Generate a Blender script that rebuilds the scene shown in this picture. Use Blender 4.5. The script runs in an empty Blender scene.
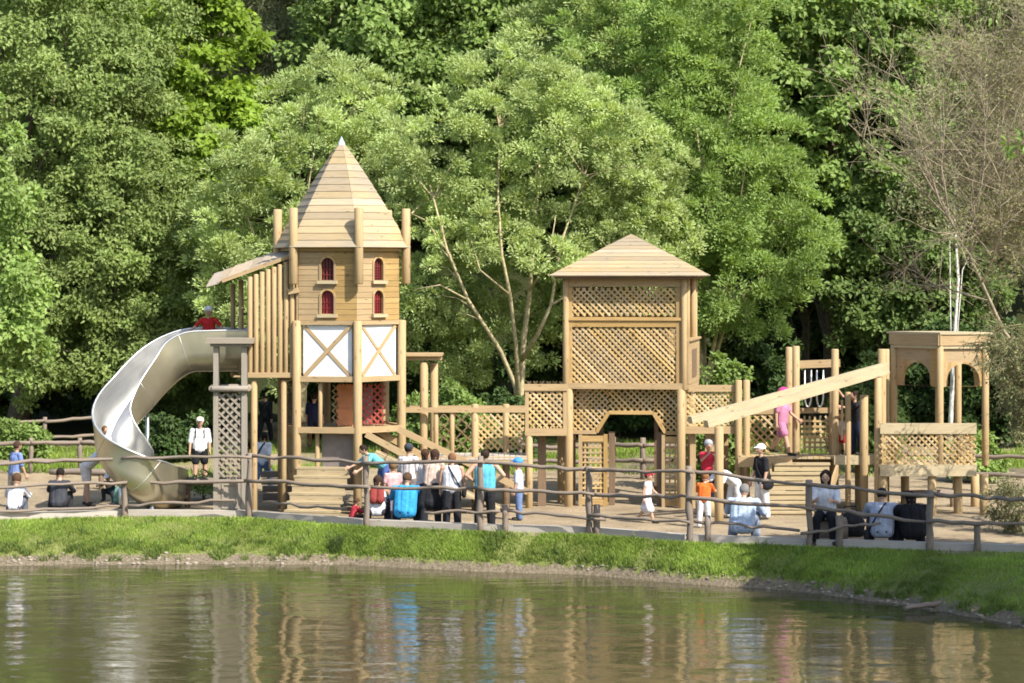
import bpy, bmesh, math, random
import numpy as np
from mathutils import Vector, Matrix
R = math.radians
rnd = random.Random(7)
SC = bpy.context.scene
COL = SC.collection

# ------------------------------------------------------------------ camera model
F, YH, ZC, CY = 2640.0, 270.0, 5.8, -60.0
def P(px, py, Y):
    """the point of the place seen at px,py standing at distance Y"""
    D = Y - CY
    return Vector(((px - 512.0) * D / F, Y, ZC - (py - YH) * D / F))
def PX(px, Y): return (px - 512.0) * (Y - CY) / F
def PZ(py, Y): return ZC - (py - YH) * (Y - CY) / F

# ------------------------------------------------------------------ materials
MATS = {}
def newmat(name):
    m = bpy.data.materials.new(name); m.use_nodes = True
    nt = m.node_tree; nt.nodes.clear()
    out = nt.nodes.new('ShaderNodeOutputMaterial')
    return m, nt, out
def N(nt, typ, **kw):
    n = nt.nodes.new(typ)
    for k, v in kw.items():
        if k.startswith('i_'):
            n.inputs[k[2:].replace('_', ' ')].default_value = v
        else: setattr(n, k, v)
    return n
def ramp(nt, stops):
    n = nt.nodes.new('ShaderNodeValToRGB')
    cr = n.color_ramp
    while len(cr.elements) < len(stops): cr.elements.new(0.5)
    for e, (p, c) in zip(cr.elements, stops):
        e.position = p; e.color = (*c, 1) if len(c) == 3 else c
    return n
def mul(c, k): return tuple(min(1, x * k) for x in c)

def wood(name, col, rough=0.7, var=0.22, grain=0.35, weather=0.0, planks=0.0):
    m, nt, out = newmat(name); L = nt.links
    b = N(nt, 'ShaderNodeBsdfPrincipled'); b.inputs['Roughness'].default_value = rough
    b.inputs['Specular IOR Level'].default_value = 0.25
    uv = N(nt, 'ShaderNodeUVMap')
    mp = N(nt, 'ShaderNodeMapping'); mp.inputs['Scale'].default_value = (1.3, 26, 1)
    L.new(uv.outputs[0], mp.inputs[0])
    n1 = N(nt, 'ShaderNodeTexNoise', i_Scale=1.6, i_Detail=5.0, i_Roughness=0.65, i_Distortion=0.6)
    L.new(mp.outputs[0], n1.inputs['Vector'])
    r1 = ramp(nt, [(0.25, mul(col, 1 - grain)), (0.5, col), (0.8, mul(col, 1 + grain * .45))])
    L.new(n1.outputs['Fac'], r1.inputs[0])
    geo = N(nt, 'ShaderNodeNewGeometry')
    hs = N(nt, 'ShaderNodeHueSaturation')
    mr = N(nt, 'ShaderNodeMapRange'); mr.inputs['To Min'].default_value = 1 - var; mr.inputs['To Max'].default_value = 1 + var
    L.new(geo.outputs['Random Per Island'], mr.inputs['Value'])
    L.new(mr.outputs[0], hs.inputs['Value']); L.new(r1.outputs[0], hs.inputs['Color'])
    mm = N(nt, 'ShaderNodeMath', operation='MULTIPLY'); mm.inputs[1].default_value = 7.31
    fr = N(nt, 'ShaderNodeMath', operation='FRACT')
    L.new(geo.outputs['Random Per Island'], mm.inputs[0]); L.new(mm.outputs[0], fr.inputs[0])
    mr2 = N(nt, 'ShaderNodeMapRange'); mr2.inputs['To Min'].default_value = 0.8; mr2.inputs['To Max'].default_value = 1.12
    L.new(fr.outputs[0], mr2.inputs['Value']); L.new(mr2.outputs[0], hs.inputs['Saturation'])
    # stains, knots
    tc = N(nt, 'ShaderNodeTexCoord')
    n2 = N(nt, 'ShaderNodeTexNoise', i_Scale=1.1, i_Detail=4.0, i_Roughness=0.6)
    L.new(tc.outputs['Object'], n2.inputs['Vector'])
    mr3 = N(nt, 'ShaderNodeMapRange'); mr3.inputs['From Min'].default_value = .35; mr3.inputs['From Max'].default_value = .7
    mr3.inputs['To Min'].default_value = 0.0; mr3.inputs['To Max'].default_value = 0.30 + weather
    L.new(n2.outputs['Fac'], mr3.inputs['Value'])
    mx = N(nt, 'ShaderNodeMix', data_type='RGBA'); 
    L.new(mr3.outputs[0], mx.inputs['Factor']); L.new(hs.outputs[0], mx.inputs['A'])
    g = sum(col) / 3
    mx.inputs['B'].default_value = (*(mul(col, .62) if weather == 0 else (g * .85, g * .80, g * .72)), 1)
    vk = N(nt, 'ShaderNodeTexVoronoi', feature='F1', i_Scale=1.0); mk = N(nt, 'ShaderNodeMapping'); mk.inputs['Scale'].default_value = (2.6, 7, 1)
    L.new(uv.outputs[0], mk.inputs[0]); L.new(mk.outputs[0], vk.inputs['Vector'])
    kr = ramp(nt, [(.06, (.45, .36, .28)), (.17, (1, 1, 1))]); L.new(vk.outputs['Distance'], kr.inputs[0])
    km = N(nt, 'ShaderNodeMix', data_type='RGBA', blend_type='MULTIPLY'); km.inputs['Factor'].default_value = .8
    L.new(mx.outputs['Result'], km.inputs['A']); L.new(kr.outputs[0], km.inputs['B'])
    colout = km.outputs['Result']
    bump = N(nt, 'ShaderNodeBump', i_Strength=0.35, i_Distance=0.01)
    L.new(n1.outputs['Fac'], bump.inputs['Height'])
    if planks:
        sep = N(nt, 'ShaderNodeSeparateXYZ'); L.new(tc.outputs['Object'], sep.inputs[0])
        d = N(nt, 'ShaderNodeMath', operation='DIVIDE'); d.inputs[1].default_value = planks
        L.new(sep.outputs['Z'], d.inputs[0])
        f2 = N(nt, 'ShaderNodeMath', operation='FRACT'); L.new(d.outputs[0], f2.inputs[0])
        gr = ramp(nt, [(0.0, (0, 0, 0)), (0.03, (0, 0, 0)), (0.09, (1, 1, 1)), (1.0, (1, 1, 1))])
        L.new(f2.outputs[0], gr.inputs[0])
        b2 = N(nt, 'ShaderNodeBump', i_Strength=0.8, i_Distance=0.012)
        L.new(gr.outputs[0], b2.inputs['Height']); L.new(bump.outputs[0], b2.inputs['Normal'])
        fl = N(nt, 'ShaderNodeMath', operation='FLOOR'); L.new(d.outputs[0], fl.inputs[0])
        wn = N(nt, 'ShaderNodeTexWhiteNoise', noise_dimensions='1D'); L.new(fl.outputs[0], wn.inputs['W'])
        mr4 = N(nt, 'ShaderNodeMapRange'); mr4.inputs['To Min'].default_value = .84; mr4.inputs['To Max'].default_value = 1.1
        L.new(wn.outputs['Value'], mr4.inputs['Value'])
        h2 = N(nt, 'ShaderNodeHueSaturation'); L.new(mr4.outputs[0], h2.inputs['Value']); L.new(colout, h2.inputs['Color'])
        colout = h2.outputs[0]; bump = b2
    L.new(colout, b.inputs['Base Color']); L.new(bump.outputs[0], b.inputs['Normal'])
    L.new(b.outputs[0], out.inputs[0])
    return m

def leafmat(name, c1, c2, c3, trans=0.35, tint=(1.25, 1.2, .55), spec=.2, patch=.25):
    c1 = tuple(a * .62 + b * .38 for a, b in zip(c1, c2)); c3 = tuple(a * .72 + b * .28 for a, b in zip(c3, c2))
    m, nt, out = newmat(name); L = nt.links
    geo = N(nt, 'ShaderNodeNewGeometry')
    r = ramp(nt, [(0.0, c1), (0.5, c2), (1.0, c3)]); L.new(geo.outputs['Random Per Island'], r.inputs[0])
    tc = N(nt, 'ShaderNodeTexCoord')
    n = N(nt, 'ShaderNodeTexNoise', i_Scale=0.55, i_Detail=2.0); L.new(tc.outputs['Object'], n.inputs['Vector'])
    mr = N(nt, 'ShaderNodeMapRange'); mr.inputs['From Min'].default_value = .3; mr.inputs['From Max'].default_value = .7
    mr.inputs['To Min'].default_value = 1 - patch; mr.inputs['To Max'].default_value = 1 + patch
    L.new(n.outputs['Fac'], mr.inputs['Value'])
    hs = N(nt, 'ShaderNodeHueSaturation'); L.new(r.outputs[0], hs.inputs['Color']); L.new(mr.outputs[0], hs.inputs['Value'])
    b = N(nt, 'ShaderNodeBsdfPrincipled'); b.inputs['Roughness'].default_value = .5
    b.inputs['Specular IOR Level'].default_value = spec
    L.new(hs.outputs[0], b.inputs['Base Color'])
    b.inputs['Roughness'].default_value = .6
    t = N(nt, 'ShaderNodeBsdfTranslucent')
    mt = N(nt, 'ShaderNodeMix', data_type='RGBA', blend_type='MULTIPLY'); mt.inputs['Factor'].default_value = 1
    L.new(hs.outputs[0], mt.inputs['A']); mt.inputs['B'].default_value = (*tint, 1)
    L.new(mt.outputs['Result'], t.inputs['Color'])
    mx = N(nt, 'ShaderNodeMixShader'); mx.inputs[0].default_value = trans
    L.new(b.outputs[0], mx.inputs[1]); L.new(t.outputs[0], mx.inputs[2]); L.new(mx.outputs[0], out.inputs[0])
    return m

def plain(name, col, rough=.6, metal=0.0, noise=.12, nscale=8.0, bump=.15, spec=.3):
    m, nt, out = newmat(name); L = nt.links
    b = N(nt, 'ShaderNodeBsdfPrincipled'); b.inputs['Roughness'].default_value = rough; b.inputs['Metallic'].default_value = metal
    b.inputs['Specular IOR Level'].default_value = spec
    tc = N(nt, 'ShaderNodeTexCoord')
    n = N(nt, 'ShaderNodeTexNoise', i_Scale=nscale, i_Detail=4.0); L.new(tc.outputs['Object'], n.inputs['Vector'])
    r = ramp(nt, [(0.3, mul(col, 1 - noise)), (0.7, mul(col, 1 + noise))]); L.new(n.outputs['Fac'], r.inputs[0])
    L.new(r.outputs[0], b.inputs['Base Color'])
    if bump:
        bp = N(nt, 'ShaderNodeBump', i_Strength=bump, i_Distance=.02); L.new(n.outputs['Fac'], bp.inputs['Height'])
        L.new(bp.outputs[0], b.inputs['Normal'])
    L.new(b.outputs[0], out.inputs[0])
    return m
def cloth(col):
    k = ('cloth', tuple(round(c, 3) for c in col))
    if k not in MATS: MATS[k] = plain('cloth', mul(col, .72), rough=.85, noise=.2, nscale=9, bump=.9, spec=.15)
    return MATS[k]
def skinm(col=(.42, .25, .17)):
    k = ('skin', col)
    if k not in MATS: MATS[k] = plain('skin', col, rough=.5, noise=.06, nscale=20, bump=.03)
    return MATS[k]

W_NEW = wood('new_timber', (0.346, 0.231, 0.102))
W_TRELLIS = wood('trellis_lath', (0.45, 0.318, 0.15), var=.26)
W_LOG = wood('new_log_timber', (0.371, 0.251, 0.107), var=.12)
W_ROOF = wood('roof_timber', (.315, .238, .132), var=.22, weather=.1)
W_WALL = wood('boarded_timber', (.36, .245, .112), planks=.135, var=.05)
W_PALE = wood('pale_timber', (.40, .318, .178), var=.1)
W_GREY = wood('weathered_pine', (0.190, 0.140, 0.100), weather=.12, var=.25)
W_KERB = wood('pale_weathered_timber', (0.38, 0.335, 0.27), weather=.15, var=.15)
W_PILLAR = wood('grey_oak_timber', (0.248, 0.208, 0.156), weather=.15, var=.12)
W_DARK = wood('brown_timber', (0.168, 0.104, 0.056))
W_STEP = wood('step_timber', (.36, .275, .145), var=.14)
M_WHITE = plain('white_painted_board', (.60, .60, .58), rough=.55, noise=.12, nscale=2.2, bump=.05)
M_GREYPANEL = plain('grey_stained_board', (.20, .165, .14), rough=.75)
M_RED = plain('dark_red_shutter', (.20, .022, .025), rough=.55)
M_DARK = plain('dark_interior', (.035, .028, .022), rough=.9)
M_TIP = plain('zinc_sheet', (.72, .76, .82), rough=.38, metal=.7, noise=.05)
M_LIP = plain('lip', (.30, .12, .10), rough=.5)
M_ORANGE = plain('orange_panel', (.40, .17, .075), rough=.6)
M_CLEAR = plain('grey_plastic', (.33, .35, .36), rough=.25)
M_REDP = plain('red_rope', (.34, .07, .055), rough=.5)
M_CHAIN = plain('chain_steel', (.6, .6, .58), rough=.35, metal=1.0)
M_STONE = plain('shore_stone', (.24, .205, .155), rough=.9, noise=.35)
M_BARK = plain('grey_brown_bark', (.10, .078, .052), rough=.95, noise=.45, nscale=10, bump=.8)
M_BARKP = plain('pale_olive_bark', (.34, .285, .16), rough=.9, noise=.3, nscale=9, bump=.6)
M_BIRCH = plain('white_birch_bark', (.60, .57, .50), rough=.8, noise=.3, nscale=6, bump=.4)
M_TWIG = plain('bare_brown_twig', (.25, .205, .14), rough=.9, noise=.35, nscale=3, bump=0)
M_TWIG2 = plain('mossy_twig', (.17, .15, .075), rough=.9, noise=.35, nscale=3, bump=0)
# brushed steel of the slide
def steel():
    m, nt, out = newmat('brushed_steel'); L = nt.links
    b = N(nt, 'ShaderNodeBsdfPrincipled'); b.inputs['Metallic'].default_value = 1.0
    uv = N(nt, 'ShaderNodeUVMap'); mp = N(nt, 'ShaderNodeMapping'); mp.inputs['Scale'].default_value = (1.5, 40, 1)
    L.new(uv.outputs[0], mp.inputs[0])
    n = N(nt, 'ShaderNodeTexNoise', i_Scale=2.0, i_Detail=4.0); L.new(mp.outputs[0], n.inputs['Vector'])
    r = ramp(nt, [(.3, (.52, .515, .49)), (.7, (.60, .595, .57))]); L.new(n.outputs['Fac'], r.inputs[0])
    tc = N(nt, 'ShaderNodeTexCoord')
    n2 = N(nt, 'ShaderNodeTexNoise', i_Scale=1.6, i_Detail=5.0); L.new(tc.outputs['Object'], n2.inputs['Vector'])
    r2 = ramp(nt, [(.3, (.46, .46, .46)), (.7, (.62, .62, .62))]); L.new(n2.outputs['Fac'], r2.inputs[0])
    L.new(r.outputs[0], b.inputs['Base Color']); L.new(r2.outputs[0], b.inputs['Roughness'])
    bp = N(nt, 'ShaderNodeBump', i_Strength=.08, i_Distance=.01); L.new(n.outputs['Fac'], bp.inputs['Height']); L.new(bp.outputs[0], b.inputs['Normal'])
    L.new(b.outputs[0], out.inputs[0]); return m
M_STEEL = steel()
M_SHELL = plain('warm_galvanised_shell', (.52, .47, .335), rough=.34, metal=.82, noise=.08, nscale=2.5, bump=.04)

# ------------------------------------------------------------------ mesh builder
def basis(d, up=None):
    d = d.normalized()
    u = Vector(up) if up is not None else (Vector((0, 0, 1)) if abs(d.z) < .95 else Vector((0, 1, 0)))
    s = d.cross(u).normalized(); u = s.cross(d).normalized()
    return d, s, u
class MB:
    def __init__(self): self.v = []; self.f = []; self.uv = []; self.sm = []
    def face(self, idx, uvs, smooth=False): self.f.append(idx); self.uv.append(uvs); self.sm.append(smooth)
    def obox(self, c, a, b, h, shear=None):
        """box: centre c, half vectors a (long), b, h"""
        c, a, b, h = Vector(c), Vector(a), Vector(b), Vector(h)
        o = len(self.v); off = rnd.random() * 9
        la, lb, lh = a.length, b.length, h.length
        for sx in (-1, 1):
            for sy in (-1, 1):
                for sz in (-1, 1): self.v.append(c + a * sx + b * sy + h * sz)
        A = lambda i: (2 * (i >> 2) - 1) * la; B = lambda i: (2 * ((i >> 1) & 1) - 1) * lb; H = lambda i: (2 * (i & 1) - 1) * lh
        for q, fn in (((0, 1, 3, 2), (B, H)), ((4, 6, 7, 5), (B, H)), ((0, 4, 5, 1), (A, H)), ((2, 3, 7, 6), (A, H)), ((0, 2, 6, 4), (A, B)), ((1, 5, 7, 3), (A, B))):
            self.face([o + i for i in q], [(fn[0](i) + off, fn[1](i) + off) for i in q])
        return self
    def box(self, lo, hi):
        lo, hi = Vector(lo), Vector(hi); c = (lo + hi) / 2; d = (hi - lo) / 2
        ax = [Vector((d.x, 0, 0)), Vector((0, d.y, 0)), Vector((0, 0, d.z))]
        k = max(range(3), key=lambda i: d[i]); o = [ax[k], ax[(k + 1) % 3], ax[(k + 2) % 3]]
        return self.obox(c, *o)
    def beam(self, a, b, w, h, up=None):
        """rectangular bar from a to b: w sideways, h along up"""
        a, b = Vector(a), Vector(b); d, s, u = basis(b - a, up)
        return self.obox((a + b) / 2, (b - a) / 2, s * w / 2, u * h / 2)
    def tube(self, pts, rad, n=8, cap=True, jit=0.0, dome=0.0):
        pts = [Vector(p) for p in pts]
        if not hasattr(rad, '__len__'): rad = [rad] * len(pts)
        o = len(self.v); off = rnd.random() * 9; L = 0; us = []
        pd = None
        for i, p in enumerate(pts):
            t = (pts[min(i + 1, len(pts) - 1)] - pts[max(i - 1, 0)])
            d, s, u = basis(t)
            if pd is not None:
                s = (pd - d * pd.dot(d)).normalized(); u = s.cross(d)
            pd = s
            if i: L += (p - pts[i - 1]).length
            us.append(L)
            for k in range(n):
                a = 2 * math.pi * k / n; r = rad[i] * (1 + jit * (rnd.random() - .5))
                self.v.append(p + (s * math.cos(a) + u * math.sin(a)) * r)
        for i in range(len(pts) - 1):
            for k in range(n):
                k2 = (k + 1) % n; r = rad[i]
                v0, v1 = 2 * math.pi * r * k / n, 2 * math.pi * r * (k + 1) / n
                self.face([o + i * n + k, o + i * n + k2, o + (i + 1) * n + k2, o + (i + 1) * n + k],
                          [(us[i] + off, v0), (us[i] + off, v1), (us[i + 1] + off, v1), (us[i + 1] + off, v0)], True)
        if cap:
            for i, rev in ((0, False), (len(pts) - 1, True)):
                ids = [o + i * n + k for k in range(n)]
                uv = [(off + .02 * math.cos(6.283 * k / n), off + .02 * math.sin(6.283 * k / n)) for k in range(n)]
                if rev: self.face(ids, uv)
                else: self.face(ids[::-1], uv[::-1])
        return self
    def log(self, a, b, r, n=10, r2=None, jit=.03):
        """round post with chamfered ends"""
        a, b = Vector(a), Vector(b); d = (b - a); l = d.length; d.normalize(); r2 = r if r2 is None else r2
        c = min(.02, l * .2)
        return self.tube([a, a + d * c, a + d * (l * .5), b - d * c, b], [r * .8, r, (r + r2) / 2, r2, r2 * .8], n, jit=jit)
    def rough(self, a, b, r, wob=.03, n=8, segs=6, r2=None):
        """an unsawn crooked log"""
        a, b = Vector(a), Vector(b); d, s, u = basis(b - a); pts = []; rad = []; r2 = r if r2 is None else r2
        for i in range(segs + 1):
            t = i / segs; w = wob * (1 if 0 < i < segs else .3)
            pts.append(a.lerp(b, t) + s * rnd.uniform(-w, w) + u * rnd.uniform(-w, w)); rad.append((r + (r2 - r) * t) * rnd.uniform(.85, 1.15))
        return self.tube(pts, rad, n, jit=.08)
    def prism(self, poly, ex):
        """polygon (list of points) pushed along ex"""
        poly = [Vector(p) for p in poly]; ex = Vector(ex); o = len(self.v); n = len(poly); off = rnd.random() * 9
        self.v += poly + [p + ex for p in poly]
        nrm = ex.normalized(); e0 = (poly[1] - poly[0]).normalized(); e1 = nrm.cross(e0)
        w = lambda p: (p.dot(e0) + off, p.dot(e1))
        self.face(list(range(o, o + n))[::-1], [w(p) for p in poly][::-1])
        self.face(list(range(o + n, o + 2 * n)), [w(p) for p in poly])
        for i in range(n):
            j = (i + 1) % n; l = (poly[j] - poly[i]).length; t = ex.length
            self.face([o + i, o + j, o + n + j, o + n + i], [(off, 0), (off + l, 0), (off + l, t), (off, t)])
        return self
    def ball(self, c, r, n=10, m=7):
        c = Vector(c); r = Vector(r) if hasattr(r, '__len__') else Vector((r, r, r)); o = len(self.v)
        for j in range(m + 1):
            th = math.pi * j / m
            for k in range(n):
                a = 2 * math.pi * k / n
                self.v.append(c + Vector((r.x * math.sin(th) * math.cos(a), r.y * math.sin(th) * math.sin(a), r.z * math.cos(th))))
        for j in range(m):
            for k in range(n):
                k2 = (k + 1) % n
                self.face([o + j * n + k, o + (j + 1) * n + k, o + (j + 1) * n + k2, o + j * n + k2], [(0, 0)] * 4, True)
        return self
    def build(self, name, mat, parent=None, world=False, smooth=None):
        me = bpy.data.meshes.new(name)
        off = parent.location if (world and parent is not None) else Vector((0, 0, 0))
        if world and parent is not None and parent.parent is not None: off = off + parent.parent.location
        me.from_pydata([v - off for v in self.v], [], self.f)
        uvl = me.uv_layers.new(name='UVMap')
        flat = [c for f in self.uv for uv in f for c in uv]
        uvl.data.foreach_set('uv', flat)
        me.polygons.foreach_set('use_smooth', self.sm if smooth is None else [smooth] * len(self.f))
        if isinstance(mat, (list, tuple)):
            for mm in mat: me.materials.append(mm)
        else: me.materials.append(mat)
        me.update()
        o = bpy.data.objects.new(name, me); COL.objects.link(o)
        if parent is not None: o.parent = parent
        return o

def tag(o, label=None, cat=None, group=None, kind=None):
    if label: o['label'] = label
    if cat: o['category'] = cat
    if group: o['group'] = group
    if kind: o['kind'] = kind
    return o
def thing(name, label, cat, loc=(0, 0, 0), rz=0, group=None):
    o = bpy.data.objects.new(name, None); COL.objects.link(o); o.location = loc; o.rotation_euler = (0, 0, rz)
    o.empty_display_size = .2
    return tag(o, label, cat, group)
def npmesh(name, verts, faces4, mat, parent=None, smooth=False):
    """fast mesh of quads from arrays"""
    me = bpy.data.meshes.new(name); nv, nf = len(verts), len(faces4)
    me.vertices.add(nv); me.vertices.foreach_set('co', np.asarray(verts, np.float32).ravel())
    k = faces4.shape[1]
    me.loops.add(nf * k); me.loops.foreach_set('vertex_index', np.asarray(faces4, np.int32).ravel())
    me.polygons.add(nf); me.polygons.foreach_set('loop_start', np.arange(0, nf * k, k, dtype=np.int32))
    me.polygons.foreach_set('loop_total', np.full(nf, k, np.int32))
    me.polygons.foreach_set('use_smooth', np.full(nf, smooth))
    me.materials.append(mat); me.update(calc_edges=True); me.validate()
    o = bpy.data.objects.new(name, me); COL.objects.link(o)
    if parent is not None: o.parent = parent
    return o

def clip_line(p, d, poly):
    """parameter interval of the line p+t*d inside a convex polygon (ccw, 2D)"""
    t0, t1 = -1e9, 1e9; n = len(poly)
    for i in range(n):
        a = poly[i]; b = poly[(i + 1) % n]; nx, ny = -(b[1] - a[1]), (b[0] - a[0])   # inward
        den = d[0] * nx + d[1] * ny; num = (a[0] - p[0]) * nx + (a[1] - p[1]) * ny
        if abs(den) < 1e-9:
            if num > 0: return None
            continue
        t = num / den
        if den > 0: t0 = max(t0, t)
        else: t1 = min(t1, t)
    return (t0, t1) if t1 - t0 > .015 else None
def lattice(mb, org, U, V, poly, pitch=.115, w=.042, th=.012, square=False):
    """trellis strips over a convex polygon given in (u,v) of the frame org,U,V; two layers"""
    org, U, V = Vector(org), Vector(U).normalized(), Vector(V).normalized(); Nn = U.cross(V)
    us = [p[0] for p in poly]; vs = [p[1] for p in poly]; cx, cy = sum(us) / len(us), sum(vs) / len(vs)
    ext = max(max(us) - min(us), max(vs) - min(vs)) * 1.5
    dirs = ((1, 0), (0, 1)) if square else ((.7071, -.7071), (.7071, .7071))
    for li, d in enumerate(dirs):
        nx, ny = -d[1], d[0]; pt = pitch if square else pitch * .7071
        k = int(ext / pt) + 1
        for i in range(-k, k + 1):
            p = (cx + nx * (i + .5) * pt, cy + ny * (i + .5) * pt); c = clip_line(p, d, poly)
            if not c: continue
            a = org + U * (p[0] + d[0] * c[0]) + V * (p[1] + d[1] * c[0]); b = org + U * (p[0] + d[0] * c[1]) + V * (p[1] + d[1] * c[1])
            off = Nn * (th * (.5 if li == 0 else -.52))
            j = lambda: U * rnd.gauss(0, .005) + V * rnd.gauss(0, .005)
            mb.beam(a + off + j(), b + off + j(), w * rnd.uniform(.88, 1.1), th, up=Nn)
    return mb
def rect(u0, v0, u1, v1): return [(u0, v0), (u1, v0), (u1, v1), (u0, v1)]

# ------------------------------------------------------------------ ground
SHORE = [(-70, -2), (-30, -1.6), (-11.3, -1.4), (-8, -1.2), (-4.9, -1.15), (-2.2, -1.5), (0, -2.4), (2, -3.4), (4, -5.0), (5.9, -6.2), (7.6, -8.3), (8.9, -10.6), (10.6, -14), (13, -22), (16, -32), (22, -42), (70, -46)]
FENCE_PX = [(-20, 521), (125, 517), (248, 518), (367, 527), (480, 532), (590, 535), (690, 543), (810, 547), (930, 551), (1040, 554)]
FENCE = []
for px, py in FENCE_PX:
    D = F * ZC / (py - YH); FENCE.append(((px - 512) * D / F, D + CY))
fx = [p[0] for p in FENCE]; fy = [p[1] for p in FENCE]
sx = [p[0] for p in SHORE]; sy = [p[1] for p in SHORE]
def yfence(x): return np.interp(x, fx, fy)
def yshore(x): return np.interp(x, sx, sy)
def vnoise(x, y, s=1.0, seed=0):
    x = np.asarray(x) * s; y = np.asarray(y) * s
    return (np.sin(x * 1.3 + seed) * np.cos(y * 1.7 - seed * 2) + np.sin(x * 2.9 - y * 2.1 + seed * 3) * .5 + np.sin(y * 5.3 + x * 4.1 + seed) * .25) / 1.75
WATER = -0.75
def ground(x, y):
    x = np.asarray(x, float); y = np.asarray(y, float)
    f = yfence(x) - .25; s = np.minimum(yshore(x) + .12 * vnoise(x, x * 0, 1.6, 3), f - .8)
    t = np.clip((f - y) / (f - s), 0, None)
    bank = np.where(t < .8, -.48 * (np.clip(t, 0, .8) / .8) ** 1.25, -.48 - (t - .8) / .2 * .27)
    under = WATER - np.clip((s - y), 0, 4) * .35
    z = np.where(t > 1, under, bank)
    z = z + np.where((t > 0.05) & (t < 1.1), .035 * vnoise(x, y, 2.2, 5), 0)
    back = np.where(y > 6, .018 * (y - 6), 0) + np.where(y > 24, .10 * (y - 24), 0) + np.where(y > 44, .30 * (y - 44), 0)
    z = np.where(y > f, back + np.where(y > 8, .06 * vnoise(x, y, .5, 1), 0), z)
    # near bank towards the photographer
    near = np.clip((-36 - y) / 18, 0, 1); near = near * near * (3 - 2 * near)
    z = np.where(y < -34, z * (1 - near) + 4.1 * near, z)
    return z
def gz(x, y): return float(ground(x, y))

def build_ground():
    ys = np.concatenate([np.arange(-78, -16, 2.0), np.arange(-16, 3, .14), np.arange(3, 26, .6), np.arange(26, 160, 3.5)])
    xs = np.concatenate([np.arange(-90, -17, 4.0), np.arange(-17, 17, .25), np.arange(17, 91, 4.0)])
    X, Y = np.meshgrid(xs, ys); Z = ground(X, Y); nx, ny = len(xs), len(ys)
    v = np.stack([X, Y, Z], -1).reshape(-1, 3)
    i = (np.arange(ny - 1)[:, None] * nx + np.arange(nx - 1)[None]).ravel()
    f = np.stack([i, i + 1, i + 1 + nx, i + nx], 1)
    m, nt, out = newmat('ground_cover'); L = nt.links
    b = N(nt, 'ShaderNodeBsdfPrincipled'); b.inputs['Roughness'].default_value = .95; b.inputs['Specular IOR Level'].default_value = .1
    tc = N(nt, 'ShaderNodeTexCoord')
    nA = N(nt, 'ShaderNodeTexNoise', i_Scale=.9, i_Detail=6.0, i_Roughness=.65); L.new(tc.outputs['Object'], nA.inputs['Vector'])
    nB = N(nt, 'ShaderNodeTexNoise', i_Scale=14.0, i_Detail=6.0, i_Roughness=.7); L.new(tc.outputs['Object'], nB.inputs['Vector'])
    def two(c1, c2, fac):
        r = ramp(nt, [(.3, c1), (.7, c2)]); L.new(fac, r.inputs[0]); return r.outputs[0]
    sand = two((.29, .225, .14), (.40, .325, .225), nB.outputs['Fac'])
    sv = ramp(nt, [(.35, (.72, .70, .68)), (.62, (1.08, 1.06, 1.03))]); L.new(nA.outputs['Fac'], sv.inputs[0])
    smx = N(nt, 'ShaderNodeMix', data_type='RGBA', blend_type='MULTIPLY'); smx.inputs['Factor'].default_value = 1; L.new(sand, smx.inputs['A']); L.new(sv.outputs[0], smx.inputs['B']); sand = smx.outputs['Result']
    grass = two((.10, .14, .025), (.25, .25, .09), nB.outputs['Fac'])
    dirt = two((.10, .08, .05), (.27, .22, .155), nB.outputs['Fac'])
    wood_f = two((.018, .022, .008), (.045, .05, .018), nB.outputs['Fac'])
    def mask(name):
        a = N(nt, 'ShaderNodeAttribute', attribute_name=name)
        s1 = N(nt, 'ShaderNodeMath', operation='ADD'); L.new(a.outputs['Fac'], s1.inputs[0])
        s2 = N(nt, 'ShaderNodeMath', operation='MULTIPLY_ADD'); s2.inputs[1].default_value = .6; s2.inputs[2].default_value = -.3
        L.new(nA.outputs['Fac'], s2.inputs[0]); L.new(s2.outputs[0], s1.inputs[1])
        mr = N(nt, 'ShaderNodeMapRange'); mr.inputs['From Min'].default_value = .42; mr.inputs['From Max'].default_value = .58
        L.new(s1.outputs[0], mr.inputs['Value']); return mr.outputs[0]
    def mix(a, bb, fac):
        mx = N(nt, 'ShaderNodeMix', data_type='RGBA'); L.new(fac, mx.inputs['Factor']); L.new(a, mx.inputs['A']); L.new(bb, mx.inputs['B']); return mx.outputs['Result']
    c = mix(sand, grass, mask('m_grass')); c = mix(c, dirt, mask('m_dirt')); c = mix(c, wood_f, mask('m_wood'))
    L.new(c, b.inputs['Base Color'])
    bp = N(nt, 'ShaderNodeBump', i_Strength=.9, i_Distance=.09); L.new(nB.outputs['Fac'], bp.inputs['Height']); L.new(bp.outputs[0], b.inputs['Normal'])
    L.new(b.outputs[0], out.inputs[0])
    o = npmesh('ground', v, f, m, smooth=True); tag(o, kind='structure')
    fe = yfence(X) - .15; sh = yshore(X)
    t = (fe - Y) / np.maximum(fe - sh, .5)
    sm = lambda a, lo, hi: np.clip((a - lo) / (hi - lo), 0, 1)
    gr = np.where(Y < fe, sm(fe - Y, 0, .25), sm(Y, 12, 15) * (.62 + .3 * vnoise(X, Y, .35, 2)))
    di = np.where(Y < fe, sm(-Z, .52, .62), 0)
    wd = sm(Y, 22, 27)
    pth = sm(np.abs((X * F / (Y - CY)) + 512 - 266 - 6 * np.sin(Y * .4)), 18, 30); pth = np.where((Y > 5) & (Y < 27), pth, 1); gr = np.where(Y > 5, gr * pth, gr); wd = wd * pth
    for nme, arr in (('m_grass', gr), ('m_dirt', di), ('m_wood', wd)):
        at = o.data.attributes.new(nme, 'FLOAT', 'POINT'); at.data.foreach_set('value', arr.astype(np.float32).ravel())
build_ground()

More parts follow.
